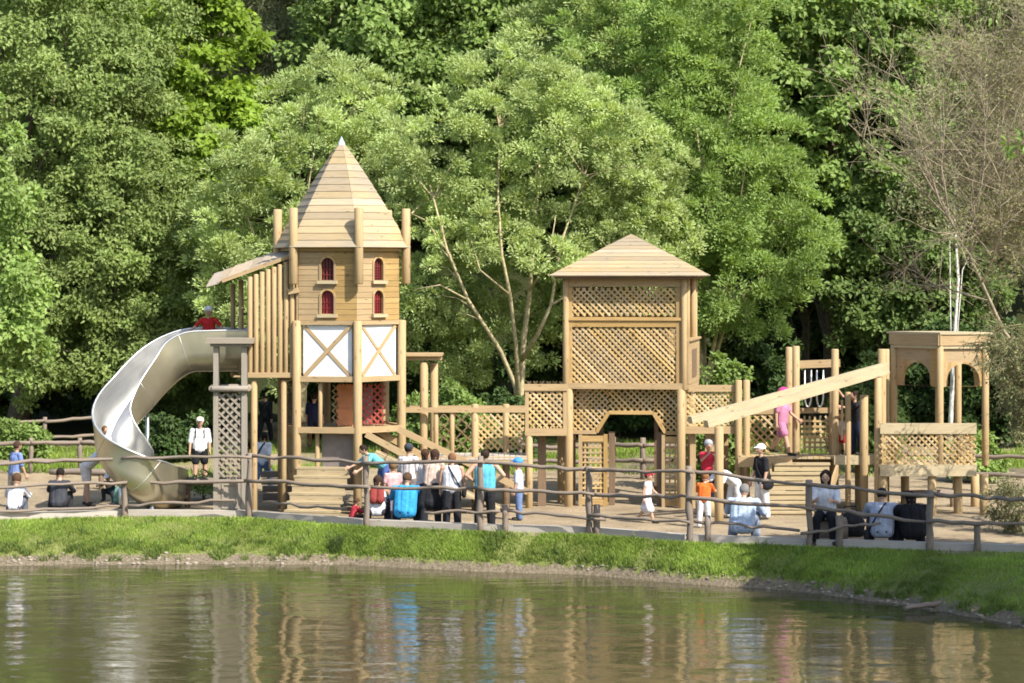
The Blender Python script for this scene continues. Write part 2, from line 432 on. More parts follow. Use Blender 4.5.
def build_water():
    m, nt, out = newmat('pond_water'); L = nt.links
    b = N(nt, 'ShaderNodeBsdfPrincipled'); b.inputs['Base Color'].default_value = (.045, .040, .018, 1)
    b.inputs['Roughness'].default_value = .03; b.inputs['IOR'].default_value = 1.33; b.inputs['Specular IOR Level'].default_value = .5
    tc = N(nt, 'ShaderNodeTexCoord')
    mp = N(nt, 'ShaderNodeMapping'); mp.inputs['Scale'].default_value = (.62, 1.3, 1); mp.inputs['Rotation'].default_value = (0, 0, R(8))
    L.new(tc.outputs['Object'], mp.inputs[0])
    n1 = N(nt, 'ShaderNodeTexNoise', i_Scale=1.25, i_Detail=3.0, i_Roughness=.42, i_Distortion=.35); L.new(mp.outputs[0], n1.inputs['Vector'])
    n2 = N(nt, 'ShaderNodeTexNoise', i_Scale=.35, i_Detail=2.0); L.new(tc.outputs['Object'], n2.inputs['Vector'])
    n3 = N(nt, 'ShaderNodeTexNoise', i_Scale=9.0, i_Detail=2.0); L.new(mp.outputs[0], n3.inputs['Vector'])
    a3 = N(nt, 'ShaderNodeMath', operation='MULTIPLY_ADD'); a3.inputs[1].default_value = .12; L.new(n3.outputs['Fac'], a3.inputs[0]); L.new(n1.outputs['Fac'], a3.inputs[2])
    mr = N(nt, 'ShaderNodeMapRange'); mr.inputs['From Min'].default_value = .35; mr.inputs['From Max'].default_value = .65
    mr.inputs['To Min'].default_value = .35; mr.inputs['To Max'].default_value = 1.0; L.new(n2.outputs['Fac'], mr.inputs['Value'])
    mm = N(nt, 'ShaderNodeMath', operation='MULTIPLY'); L.new(a3.outputs[0], mm.inputs[0]); L.new(mr.outputs[0], mm.inputs[1])
    bp = N(nt, 'ShaderNodeBump', i_Strength=1.0, i_Distance=.042)
    L.new(mm.outputs[0], bp.inputs['Height']); L.new(bp.outputs[0], b.inputs['Normal']); L.new(b.outputs[0], out.inputs[0])
    xs = np.arange(-85, 86, 5.0); ys = np.arange(-56, 3, 2.0); X, Y = np.meshgrid(xs, ys); nx = len(xs)
    v = np.stack([X, Y, np.full_like(X, WATER)], -1).reshape(-1, 3)
    i = (np.arange(len(ys) - 1)[:, None] * nx + np.arange(nx - 1)[None]).ravel()
    tag(npmesh('pond_water', v, np.stack([i, i + 1, i + 1 + nx, i + nx], 1), m), kind='structure')
build_water()

# ------------------------------------------------------------------ grass, gravel
def blades(name, xs, ys, hmin, hmax, w, mat, seed, lean=.5):
    g = np.random.default_rng(seed); n = len(xs); zs = ground(xs, ys)
    h = g.uniform(hmin, hmax, n); a = g.uniform(0, 6.283, n); la = g.uniform(0, 6.283, n); l = g.uniform(.1, lean, n) * h
    dx, dy = np.cos(a) * w / 2, np.sin(a) * w / 2
    base = np.stack([xs, ys, zs - .01], 1); s = np.stack([dx, dy, 0 * dx], 1)
    midp = base + np.stack([np.cos(la) * l * .35, np.sin(la) * l * .35, h * .6], 1)
    tip = base + np.stack([np.cos(la) * l, np.sin(la) * l, h], 1)
    v = np.stack([base - s, base + s, midp + s * .7, midp - s * .7, tip], 1).reshape(-1, 3)
    i = np.arange(n)[:, None] * 5
    f = np.concatenate([i + np.array([[0, 1, 2, 3]]), i + np.array([[3, 2, 4, 4]])])
    # second piece as a degenerate-free quad: split tip into two points
    tip2 = tip + s * .15
    v = np.stack([base - s, base + s, midp + s * .7, midp - s * .7, tip - s * .15, tip2], 1).reshape(-1, 3)
    i = np.arange(n)[:, None] * 6
    f = np.concatenate([i + np.array([[0, 1, 2, 3]]), i + np.array([[3, 2, 5, 4]])])
    return npmesh(name, v, f, mat)
GRASS = leafmat('meadow_grass', (.105, .185, .02), (.175, .26, .038), (.29, .33, .09), trans=.3, spec=.2, patch=.45)
g = np.random.default_rng(3)
xs = g.uniform(-15, 13, 170000); t = g.uniform(-.03, 1.0, 170000) ; f_ = yfence(xs) - .2; ys = f_ - t * np.maximum(f_ - yshore(xs), .9)
keep = (ground(xs, ys) > -.66) & (g.random(len(xs)) < np.clip(.72 + .75 * vnoise(xs, ys, 1.1, 4) + .35 * vnoise(xs, ys, 4.3, 8), .10, 1)) & (g.random(len(xs)) < np.where(ground(xs, ys) < -.55, .12, 1))
tag(blades('grass', xs[keep], ys[keep], .03, .095, .016, GRASS, 5, lean=.8), kind='stuff')
xs = g.uniform(-15, 12, 60000); f_ = yfence(xs) - .25; ys = yshore(xs) + g.uniform(-.05, 1.1, 60000) ; zz = ground(xs, ys)
keep = (zz > -.70) & (zz < -.36) & (ys < f_) & (vnoise(xs, ys, 3.1, 12) + .5 * vnoise(xs, ys, 9.0, 2) > .22)
tag(blades('bank_weeds', xs[keep], ys[keep], .05, .16, .018, leafmat('rank_grass', (.07, .12, .02), (.12, .18, .035), (.24, .25, .09), trans=.3), 15, lean=1.0), kind='stuff')
xs = g.uniform(-15, 12, 9000); t = g.uniform(0, .8, 9000); f_ = yfence(xs) - .2; ys = f_ - t * np.maximum(f_ - yshore(xs), .9)
keep = (vnoise(xs, ys, 2.3, 21) > .45)
tag(blades('bank_weeds', xs[keep], ys[keep], .08, .2, .03, leafmat('broad_weed', (.07, .13, .025), (.11, .17, .04), (.18, .22, .07), trans=.3), 16, lean=1.2), kind='stuff')
xs = g.uniform(-22, 20, 50000); ys = g.uniform(13, 24, 50000); keep = (vnoise(xs, ys, .35, 2) > -.1)
tag(blades('meadow_grass', xs[keep], ys[keep], .06, .2, .03, GRASS, 6), kind='stuff')

def stone_mesh(mb, c, r):
    o = len(mb.v); mb.ball(c, (r * rnd.uniform(.8, 1.3), r * rnd.uniform(.7, 1.1), r * rnd.uniform(.45, .75)), 7, 5)
    for i in range(o, len(mb.v)): mb.v[i] = mb.v[i] + Vector((rnd.uniform(-1, 1), rnd.uniform(-1, 1), rnd.uniform(-1, 1))) * r * .12
mb = MB()
for i in range(900):
    x = rnd.uniform(-15, 11); f_ = float(yfence(x)) - .25; s_ = float(yshore(x)); y = s_ + rnd.uniform(-.15, .62) * rnd.random()
    if gz(x, y) > -.53: continue
    stone_mesh(mb, (x, y, gz(x, y) + .005), rnd.choice((.012, .018, .02, .025, .03, .05)))
tag(mb.build('shore_gravel', M_STONE), kind='stuff')
mb = MB()                        # sand clods and small pebbles in the play yard
# ------------------------------------------------------------------ front fence
fence = thing('log_fence', 'long weathered log rail fence between the playground and the pond bank', 'fence', (FENCE[4][0], FENCE[4][1], 0))
POST_TOP = [463, 455, 453, 456, 456, 466, 466, 480, 490, 497]
def fpt(px, py):
    x0 = None
    # distance of the fence where this column crosses it
    Y = 0.0
    for _ in range(12):
        Y = float(yfence((px - 512) * (Y - CY) / F))
    return P(px, py, Y)
for (px, py), top in zip(FENCE_PX, POST_TOP):
    a = fpt(px, py); b = fpt(px + rnd.uniform(-2, 2), top); a.z = gz(a.x, a.y - .02) - .15
    MB().rough(a, b, .078, .018, r2=.066).build('post', W_GREY, fence, world=True)
RAILS = [((-20, 464), (128, 459)), ((-20, 487), (128, 482)), ((-20, 512), (122, 507)),
         ((122, 458), (252, 457)), ((122, 483), (250, 481)), ((128, 505), (235, 500)),
         ((246, 456), (370, 463)), ((246, 480), (370, 487)), ((262, 503), (345, 509)),
         ((364, 463), (484, 462)), ((364, 487), (484, 489)), ((425, 512), (500, 511)),
         ((478, 462), (594, 471)), ((478, 488), (594, 494)), ((500, 511), (606, 520)),
         ((588, 470), (694, 472)), ((586, 494), (694, 498)), ((588, 515), (690, 522)),
         ((686, 471), (814, 485)), ((686, 498), (814, 509)), ((694, 522), (800, 531)),
         ((806, 483), (934, 496)), ((806, 507), (934, 523)), ((800, 533), (880, 522)),
         ((926, 494), (1036, 501)), ((926, 521), (1036, 523))]
for k, (a, b) in enumerate(RAILS):
    pa, pb = fpt(*a), fpt(*b); off = Vector((0, -.11 if k % 2 else .10, 0)); r = .041 if k % 3 < 2 else .033
    MB().rough(pa + off, pb + off, r * rnd.uniform(.9, 1.2), .034, segs=9, r2=r * rnd.uniform(.8, 1.1)).build('rail', W_GREY, fence, world=True)
for i in range(len(FENCE) - 1):                        # low squared kerb beams behind the posts
    a = Vector((FENCE[i][0], FENCE[i][1] + .30, .05)); b = Vector((FENCE[i + 1][0], FENCE[i + 1][1] + .30, .05)); d = (b - a).normalized()
    MB().beam(a + d * .02, b - d * .02, .26, .20).build('kerb_beam', W_KERB, fence, world=True)
for px, py0, py1 in ((505, 505, 532), (597, 505, 532), (708, 516, 541), (840, 516, 546), (978, 523, 552)):   # short stub posts
    a = fpt(px, py1); a.z = -.1; a.y += .12; b = fpt(px, py0); b.y += .12
    MB().rough(a, b, .07, .01, segs=3).build('post', W_GREY, fence, world=True)

# ------------------------------------------------------------------ hexagonal tower
TY = 4.0; TX = PX(341.5, TY); s_ = (TY - CY) / F
tz = lambda py: PZ(py, TY)
tower = thing('play_tower', 'tall hexagonal timber play tower with steep boarded spire roof', 'play tower', (TX, TY, 0))
ANG = [R(a) for a in (-101.6, -41.6, 18.4, 78.4, 138.4, 198.4)]     # from the viewer's side, to the right
def hx(i, r, z): a = ANG[i % 6]; return Vector((r * math.sin(a), -r * math.cos(a), z))
RW = 1.47
zE, zA, zW0, zP1, zP0 = tz(247), tz(143), tz(323), tz(323), tz(377)
# roof: courses of overlapping boards on each facet
for i in range(6):
    mb = MB(); n = 15
    for k in range(n):
        z0 = zE + (zA - zE) * k / n; z1 = zE + (zA - zE) * (k + 1) / n
        r0 = 1.70 * (1 - k / n) ** .93 + .045 * (k / n) + .034; r1 = 1.70 * (1 - (k + 1) / n) ** .93 + .045 * ((k + 1) / n)
        gap = .004
        a, b = hx(i, r0, z0 - .012), hx(i + 1, r0, z0 - .012); c, d = hx(i + 1, r1 + .004, z1 + .004), hx(i, r1 + .004, z1 + .004)
        e = (b - a).normalized() * gap; nrm = (b - a).cross(d - a).normalized()
        poly = [a + e, b - e, c - e, d + e]
        mb.prism([p - nrm * .028 for p in poly], nrm * .028)
    mb.build('roof_facet', W_ROOF, tower)
mb = MB()
for i in range(6):
    mb.prism([hx(i, .10, zA - .06), hx(i + 1, .10, zA - .06), Vector((0, 0, tz(136)))], (hx(i, 1, 0) + hx(i + 1, 1, 0)).normalized() * -.001)
mb.build('spire_cap', M_TIP, tower)
mb = MB()
for i in range(6):                                             # eave rim under the roof
    mb.beam(hx(i, RW + .06, zE - .05), hx(i + 1, RW + .06, zE - .05), .05, .10)
mb.build('eave_board', W_NEW, tower)
for i in range(6):
    MB().log(hx(i, RW + .14, tz(284)), hx(i, RW + .14, tz(209)), .105).build('pinnacle_post', W_LOG, tower)
    MB().log(hx(i, RW + .03, -.05), hx(i, RW + .03, zP1 + .08), .105).build('corner_post', W_LOG, tower)
def arch_wall(mb, A, B, z0, z1, ops, th=.05):
    """wall slab from A to B (ground points), with a column of round-headed openings"""
    A, B = Vector(A), Vector(B); U = (B - A); W = U.length; U.normalize(); nrm = Vector((U.y, -U.x, 0))
    pt = lambda u, z: Vector((A.x + U.x * u, A.y + U.y * u, z))
    pr = lambda poly: mb.prism([p - nrm * th for p in [pt(*q) for q in poly]], nrm * th)
    if not ops: pr(rect(0, z0, W, z1)); return
    u0, u1 = ops[0][0], ops[0][1]
    pr(rect(0, z0, u0, z1)); pr(rect(u1, z0, W, z1)); prev = z0
    for (a, b, zb, zt) in ops:
        pr(rect(a, prev, b, zb)); r = (b - a) / 2; n = 8; top = zt + .04
        for k in range(n):
            t0, t1 = math.pi * (1 - k / n), math.pi * (1 - (k + 1) / n); c = (a + b) / 2
            q0 = (c + r * math.cos(t0), zt - r + r * math.sin(t0)); q1 = (c + r * math.cos(t1), zt - r + r * math.sin(t1))
            pr([q0, q1, (q1[0], top), (q0[0], top)])
        prev = top
    pr(rect(u0, prev, u1, z1))
for i in range(6):
    A, B = hx(i, RW - .03, 0), hx(i + 1, RW - .03, 0); U = (B - A).normalized(); W = (B - A).length; nrm = Vector((U.y, -U.x, 0)); c = W / 2
    hw = .155
    ops = [(c - hw, c + hw, tz(313), tz(290)), (c - hw, c + hw, tz(280), tz(258))] if i in (1, 2) else []
    mb = MB(); arch_wall(mb, A, B, zW0, zE - .02, ops); w_ = mb.build('wall', W_WALL, tower)
    for (a, b, zb, zt) in ops:
        pt = lambda u, z, o=0: Vector((A.x + U.x * u, A.y + U.y * u, z)) + nrm * o
        sh = MB(); r = (b - a) / 2
        poly = [pt(a, zb, -.12), pt(b, zb, -.12)] + [pt((a + b) / 2 + r * math.cos(math.pi * k / 8), zt - r + r * math.sin(math.pi * k / 8), -.12) for k in range(9)]
        wn = MB().prism(poly, nrm * .02).build('window', M_DARK if zt > tz(262) else M_RED, tower)
        bars = MB()
        for q in range(4):
            u = a + (b - a) * (q + .5) / 4; bars.beam(pt(u, zb, -.075), pt(u, zt - .02, -.075), .02, .02)
        for q in range(2 if i == 1 else 5):
            z = zb + (zt - r - zb) * (q + 1) / (3 if i == 1 else 6); bars.beam(pt(a, z, -.055), pt(b, z, -.055), .016, .012)
        bars.build('window_bars', M_RED, wn)
        MB().beam(pt(a - .09, zb - .05, .045), pt(b + .09, zb - .05, .045), .09, .075).build('sill', W_PALE, wn)
        fr = MB()
        for k in range(8):
            t0, t1 = math.pi * k / 8, math.pi * (k + 1) / 8
            f0 = [pt((a + b) / 2 + rr * math.cos(t), zt - r + rr * math.sin(t), .003) for rr, t in ((r, t0), (r + .05, t0), (r + .05, t1), (r, t1))]
            fr.prism(f0, nrm * .02)
        for u in (a - .025, b + .025): fr.beam(pt(u, zb - .01, .0135), pt(u, zt - r, .0135), .05, .02, up=nrm)
        fr.build('frame', W_NEW, wn)
    # framed white panel below
    MB().beam(A + Vector((0, 0, zP1 + .03)) + nrm * .02, B + Vector((0, 0, zP1 + .03)) + nrm * .02, .10, .10).build('girt', W_NEW, tower)
    if i in (1, 2, 3, 4):
        pm = MB().prism([p + Vector((0, 0, z)) - nrm * .03 for p, z in ((A + U * .12, zP0 + .06), (B - U * .12, zP0 + .06), (B - U * .12, zP1 - .03), (A + U * .12, zP1 - .03))], nrm * .03)
        pn = pm.build('white_panel', M_WHITE, tower)
        p00, p10 = A + U * .16 + Vector((0, 0, zP0 + .08)), B - U * .16 + Vector((0, 0, zP0 + .08)); dz = Vector((0, 0, zP1 - zP0 - .13))
        MB().beam(p00 + nrm * .022, p10 + dz + nrm * .022, .09, .035, up=nrm).build('brace', W_NEW, pn)
        if i == 2: pass
        MB().beam(p10 + nrm * .010, p00 + dz + nrm * .010, .075, .018, up=nrm).build('brace', W_NEW, pn)
        MB().beam(A + U * .06 + Vector((0, 0, (zP0 + zP1) / 2)), A + U * .06 + Vector((0, 0, zP1 - .04)), .03, .03)
    MB().beam(A + Vector((0, 0, zP0)) + nrm * .03, B + Vector((0, 0, zP0)) + nrm * .03, .12, .13).build('floor_beam', W_NEW, tower)
MB().prism([hx(i, RW - .1, zP0 - .02) for i in range(6)], (0, 0, .05)).build('floor', W_NEW, tower)
zL = tz(427)
MB().prism([hx(i, RW - .02, zL - .03) for i in range(6)], (0, 0, .05)).build('lower_floor', W_NEW, tower)
for i in range(6):
    A, B = hx(i, RW, 0), hx(i + 1, RW, 0); U = (B - A).normalized(); nrm = Vector((U.y, -U.x, 0))
    MB().beam(A + Vector((0, 0, zL)) + nrm * .06, B + Vector((0, 0, zL)) + nrm * .06, .10, .14).build('lower_beam', W_NEW, tower)
# inner posts and play panels of the open storey
for u, i in ((.62, 0), (.35, 1), (.8, 3), (.4, 4)):
    p = hx(i, RW - .12, 0).lerp(hx(i + 1, RW - .12, 0), u)
    MB().log(p + Vector((0, 0, zL + .03)), p + Vector((0, 0, zP0 - .1)), .05).build('stud', W_LOG, tower)
A, B = hx(4, RW - .15, 0), hx(5, RW - .15, 0)
mb = MB()
for k in range(7):
    for j in range(5):
        u, z = .1 + .8 * j / 4 + .07 * (k % 2), zL + .12 + .14 * k
        p0 = Vector((-.05, -.15, 0)) + Vector((.42, .1, 0)) * (u - .1); c = p0 + Vector((0, 0, z))
        if z < zP0 - .15: mb.obox(c, (.055, .012, .045), (-.012, .045, 0), (-.035, 0, .06))
mb.build('climbing_panel', M_ORANGE, tower)
mb = MB(); lattice(mb, (-.22, -.12, zL + .1), (.97, .23, 0), (0, 0, 1), rect(0, 0, .5, zP0 - zL - .3), pitch=.16, w=.03); mb.build('net_lattice', W_PALE, tower)
mb = MB(); lattice(mb, (.34, .1, zL + .06), (1, -.1, 0), (0, 0, 1), rect(0, 0, .72, zP0 - zL - .24), pitch=.17, w=.045); mb.build('rope_net', M_REDP, tower)
mb = MB().log((.62, .25, zL + .03), (.62, .25, zP0 - .25), .12, 12); mb.build('bell_drum', M_CLEAR, tower)
mb = MB()                                                   # mesh-like lattice on the left face
A, B = hx(0, RW - .04, 0), hx(1, RW - .04, 0); U = (B - A).normalized(); W = (B - A).length
lattice(mb, A, U, (0, 0, 1), rect(.1, zL + .1, W - .1, zP0 - .1), pitch=.13, w=.02, th=.01)
mb.build('lattice_panel', W_GREY, tower)
mb = MB(); lattice(mb, A, U, (0, 0, 1), rect(.08, .75, W - .1, zL - .1), pitch=.10, w=.035, th=.012)
for z in (.70, zL - .12): mb.beam(A + U * .08 + Vector((0, 0, z)), B - U * .08 + Vector((0, 0, z)), .06, .09)
mb.build('lattice_panel', W_TRELLIS, tower)
# grey back panel below the platform, then the stepped ramp to the yard
A, B = hx(1, RW - .25, 0), hx(2, RW - .25, 0); U = (B - A).normalized(); nrm = Vector((U.y, -U.x, 0))
MB().prism([A + U * .42 + Vector((0, 0, .55)), B - U * .02 + Vector((0, 0, .55)), B - U * .02 + Vector((0, 0, zL - .09)), A + U * .42 + Vector((0, 0, zL - .09))], nrm * -.04).build('grey_panel', M_GREYPANEL, tower)
for u in (.33,):
    p = A + U * u + nrm * .1
    MB().log(p + Vector((0, 0, .3)), p + Vector((0, 0, zL - .05)), .055).build('stud', W_LOG, tower)
p0, p1 = hx(1, RW, 0), hx(2, RW, 0); U = (p1 - p0).normalized(); nrm = Vector((U.y, -U.x, 0))
NS = 6
for k in range(NS):
    z = 1.12 - k * 1.12 / NS; o = .02 + k * .20
    a = p0 + U * .03 + nrm * (o + .10); b = p1 - U * .12 + nrm * (o + .10)
    MB().beam(a + Vector((0, 0, z - .02)), b + Vector((0, 0, z - .02)), .24, .05).build('tread', W_STEP, tower)
    a2, b2 = p0 + U * .05 + nrm * (o + .20), p1 - U * .14 + nrm * (o + .20)
    MB().beam(a2 + Vector((0, 0, z - .045 - .075)), b2 + Vector((0, 0, z - .045 - .075)), .025, .13).build('riser', W_STEP, tower)

# ------------------------------------------------------------------ covered landing between tower and slide
LY = 3.9; lp = lambda px, py, dy=0: P(px, py, LY + dy)
land = thing('slide_landing', 'covered landing with a palisade of round poles beside the tower', 'play landing', (PX(272, LY), LY, 0))
zT = lambda px: 285 - (px - 232) * (285 - 258) / 66
for k in range(9):
    px = 250 + k * 6.0
    a, b = lp(px, 377, -.9), lp(px, zT(px) - 1, -.9)
    MB().log(a, b, .062, 8).build('palisade_pole', W_LOG, land, world=True)
for px, dy in ((233, .5), (241, -.2), (252, .55), (270, .55)):
    MB().log(lp(px, 377, dy), lp(px, zT(px) - 1, dy), .06, 8).build('post', W_LOG, land, world=True)
for py in (371, 330): 
    MB().beam(lp(248, py, -.82), lp(299, py, -.82), .05, .09).build('rail', W_NEW, land, world=True)
MB().beam(lp(288, 292, -1.02), lp(299, 290, -1.02), .05, .12).build('rail', W_NEW, land, world=True)
MB().beam(lp(248, 375, -.95), lp(300, 375, -.95), .10, .12).build('floor_beam', W_NEW, land, world=True)
mb = MB()
for k in range(9):
    y0 = LY - .95 + k * .19; zf = lp(0, 374).z
    mb.box((PX(237, LY), y0, zf - .04), (PX(303, LY) - .15, y0 + .18, zf))
mb.build('floor', W_NEW, land, world=True)
for px, dy in ((254, -.85), (284, -.85), (254, .6)):
    q = lp(px, 380, dy); MB().log((q.x, q.y, -.05), q, .08).build('leg', W_LOG, land, world=True)
mb = MB(); a0, b0 = lp(211, 281, 0), lp(294, 250, 0); d = b0 - a0; n = 8; dn = Vector((-d.z, 0, d.x)).normalized()
for k in range(n):
    q0 = a0 + d * (k / n); q1 = a0 + d * ((k + 1.12) / n)
    mb.obox((q0 + q1) / 2 + dn * (.012 - .004 * (k % 2)), Vector((0, .88, .15)), (q1 - q0) / 2 + dn * (-.012), dn * .016)
mb.build('roof', W_GREY if False else wood('lean_to_roof_boards', (0.36, 0.28, 0.19), weather=.1, var=.2), land, world=True)
for dy in (-.9, .6):
    MB().beam(lp(222, 281, dy), lp(296, 254, dy), .06, .09).build('rafter', W_NEW, land, world=True)

# ------------------------------------------------------------------ steel slide
def catmull(pts, n):
    out = []; m = len(pts)
    for i in range(m - 1):
        p0, p1, p2, p3 = (np.array(pts[max(i - 1, 0)]), np.array(pts[i]), np.array(pts[i + 1]), np.array(pts[min(i + 2, m - 1)]))
        for k in range(n):
            t = k / n
            out.append(.5 * ((2 * p1) + (-p0 + p2) * t + (2 * p0 - 5 * p1 + 4 * p2 - p3) * t * t + (-p0 + 3 * p1 - 3 * p2 + p3) * t ** 3))
    out.append(np.array(pts[-1])); return out
slide = thing('steel_slide', 'large curved stainless steel trough slide descending left from the tower', 'slide', (PX(150, 4), 4.0, 0))
#        px   py    Y    open direction         radius
SL = [(252, 351, 4.1, (0, -.02, 1), .50), (215, 351, 4.1, (-.02, -.04, 1), .50), (186, 353, 4.1, (-.10, -.10, 1), .50), (162, 368, 4.0, (-.32, -.32, .86), .50),
      (137, 395, 3.6, (-.42, -.60, .68), .49), (117, 421, 3.1, (-.12, -.74, .66), .48), (117, 449, 2.6, (.20, -.36, .9), .49), (136, 474, 2.35, (.14, .06, .98), .50), (152, 487, 2.8, (0, .08, 1), .49), (162, 490, 3.7, (0, 0, 1), .48), (168, 492, 4.7, (0, 0, 1), .48)]
ctrl = [list(P(a, b, c)) + list(d) + [r] for a, b, c, d, r in SL]
path = catmull(ctrl, 7)
prof = []
for k in range(15): prof.append((R(-90 + 180 * k / 14), 0.0))   # round bottom, then straight sides
SIDE = .52
prof = [(R(-90), SIDE), (R(-90), SIDE / 2)] + prof + [(R(90), SIDE / 2), (R(90), SIDE)]
mb = MB(); rows = []
for i, q in enumerate(path):
    p = Vector(q[:3]); o = Vector(q[3:6]).normalized()
    t = Vector(path[min(i + 1, len(path) - 1)][:3]) - Vector(path[max(i - 1, 0)][:3]); t.normalize()
    sd = t.cross(o).normalized(); o = sd.cross(t).normalized(); r = q[6]
    row = []
    for th in (0, 1):
        for a, hgt in prof:
            rr = r - .035 * th
            row.append(p + (-o * math.cos(a) + sd * math.sin(a)) * rr + o * hgt)
    rows.append((row, p, o, sd, r))
npf = len(prof); base = 0
for row, *_ in rows: mb.v += row
for i in range(len(rows) - 1):
    for k in range(npf - 1):
        a, b = i * 2 * npf + k, (i + 1) * 2 * npf + k
        u0, u1, v0, v1 = i * .12, (i + 1) * .12, k * .09, (k + 1) * .09
        mb.face([a, a + 1, b + 1, b], [(u0, v0), (u0, v1), (u1, v1), (u1, v0)], True)
        a2, b2 = a + npf, b + npf
        mb.face([a2, b2, b2 + 1, a2 + 1], [(u0, v0), (u1, v0), (u1, v1), (u0, v1)], True)
trough = mb.build('trough', [M_SHELL, M_STEEL], slide, world=True)
trough.data.polygons.foreach_set('material_index', [k % 2 for k in range(len(trough.data.polygons))])
for sgn in (0, npf - 1):
    pts = [(r[0][sgn] + r[0][sgn + npf]) / 2 for r in rows]
    MB().tube(pts, .026, 8).build('rim', M_STEEL, slide, world=True)
for i in (14, 28, 42, 50):                                      # flange joints round the outside
    row = rows[i][0]; MB().tube([q for q in row[:npf]], .008, 5).build('flange', M_STEEL, slide, world=True)
for i, dx in ((44, 0), (54, .1)):
    row, p, o, sd, r = rows[i]; q = p - Vector((0, 0, r * .93))
    MB().tube([(q.x + dx, q.y, -.05), (q.x + dx, q.y, q.z)], .06, 8).build('support_leg', M_CHAIN, slide, world=True)
q = rows[30][1]
MB().tube([(q.x + .35, q.y + .45, -.05), (q.x + .35, q.y + .45, q.z - .3)], .05, 8).build('support_leg', M_CHAIN, slide, world=True)

# ------------------------------------------------------------------ grey trellis pillar
GY = 2.6
gp = thing('trellis_pillar', 'grey timber pillar with diagonal trellis and open flat-capped top', 'pillar', (PX(230.5, GY), GY, 0), R(4))
gzv = lambda py: PZ(py, GY)
hw = .40
for sx_ in (-1, 1):
    for sy_ in (-1, 1):
        MB().box((sx_ * (hw - .07) - .06, sy_ * (hw - .07) - .06, 0), (sx_ * (hw - .07) + .06, sy_ * (hw - .07) + .06, gzv(346))).build('corner_post', W_PILLAR, gp)
cap = MB().box((-.46, -.46, gzv(346)), (.46, .46, gzv(343))); cap.box((-.56, -.56, gzv(343) + .002), (.56, .56, gzv(338)))
cap.build('flat_cap', W_PILLAR, gp)
cl = MB(); z = gzv(388)
for k in range(4):
    a = [(-1, -1), (1, -1), (1, 1), (-1, 1)]; p, q = a[k], a[(k + 1) % 4]
    cl.log((p[0] * .43, p[1] * .43, z + (.002 if k % 2 else 0)), (q[0] * .43, q[1] * .43, z + (.002 if k % 2 else 0)), .075)
cl.build('collar', W_PILLAR, gp)
MB().box((-.39, -.39, z - .04), (.39, .39, z)).build('shelf', W_PILLAR, gp)
for k in range(4):
    mb = MB(); c, s0 = math.cos(k * math.pi / 2), math.sin(k * math.pi / 2)
    org = Vector((s0 * (hw - .06), -c * (hw - .06), 0)); U = Vector((c, s0, 0))
    lattice(mb, org, U, (0, 0, 1), rect(-.27, gzv(476), .27, gzv(393)), pitch=.20, w=.05, th=.014)
    mb.build('trellis', W_PILLAR, gp)
    pm = MB(); n_ = U.cross(Vector((0, 0, 1)))
    pm.prism([org + U * -.27 + Vector((0, 0, .02)), org + U * .27 + Vector((0, 0, .02)), org + U * .27 + Vector((0, 0, gzv(478))), org + U * -.27 + Vector((0, 0, gzv(478)))], n_ * .03)
    pb = pm.build('base_panel', W_PILLAR, gp)
    fm = MB(); o2 = org + n_ * .042
    for a, b in (((-.15, .2), (.15, .2)), ((-.15, .75), (.15, .75))): fm.beam(o2 + U * a[0] + Vector((0, 0, a[1])), o2 + U * b[0] + Vector((0, 0, b[1])), .03, .045, up=None)
    for u in (-.17, .17): fm.beam(o2 + U * u + Vector((0, 0, .18)), o2 + U * u + Vector((0, 0, .77)), .03, .045, up=U)
    fm.build('panel_moulding', W_PILLAR, pb)

# ------------------------------------------------------------------ ramp, pergola gate and walkway between tower and house
BY = 4.6; bp_ = lambda px, py, dy=0: P(px, py, BY + dy)
walk = thing('timber_walkway', 'raised timber walkway with handrails and entrance pergola between tower and lattice house', 'walkway', (PX(465, BY), BY, 0))
for a, b, dy in (((366, 434), (455, 482), -2.0), ((398, 429), (528, 492), -1.6), ((372, 428), (460, 476), -.9)):
    MB().beam(bp_(*a, dy), bp_(*b, dy), .07, .15).build('ramp_rail', W_NEW, walk, world=True)
a, b = bp_(375, 452, -1.5), bp_(500, 508, -1.5)
for k in range(11):
    c = a.lerp(b, (k + .5) / 11); d = (b - a) / 11
    MB().obox(c, (0, .55, 0), d * .47, Vector((-d.z, 0, d.x)).normalized() * .025).build('ramp_board', W_STEP, walk, world=True)
for px, py0, py1, dy in ((424, 362, 500, -.6), (434, 363, 500, .5), ):
    a, b = bp_(px, py1, dy), bp_(px, py0, dy); a.z = -.05; MB().log(a, b, .10).build('gate_post', W_LOG, walk, world=True)
for dy in (-.62, .5):
    MB().beam(bp_(400, 357, dy), bp_(442, 357, dy), .09, .16).build('pergola_beam', W_NEW, walk, world=True)
for k in range(4):
    MB().box((bp_(401, 0).x, BY - .8 + k * .36, bp_(0, 354).z - .03), (bp_(443, 0).x, BY - .46 + k * .36, bp_(0, 354).z + .02)).build('pergola_board', W_NEW, walk, world=True)
for dy, py in ((-.85, 410), (.75, 408)):
    MB().beam(bp_(402, py, dy), bp_(527, py, dy), .08, .12).build('handrail', W_NEW, walk, world=True)
for px, py0, dy, r in ((452, 412, -.8, .06), (475, 404, -.8, .085), (436, 411, -.8, .06), (506, 404, .75, .085)):
    a, b = bp_(px, 520 if r > .07 else 455, dy), bp_(px, py0, dy); a.z = -.05 if r > .07 else a.z
    MB().log(a, b, r).build('post', W_LOG, walk, world=True)
mb = MB(); o = bp_(478, 450, .72); q = bp_(504, 414, .72)
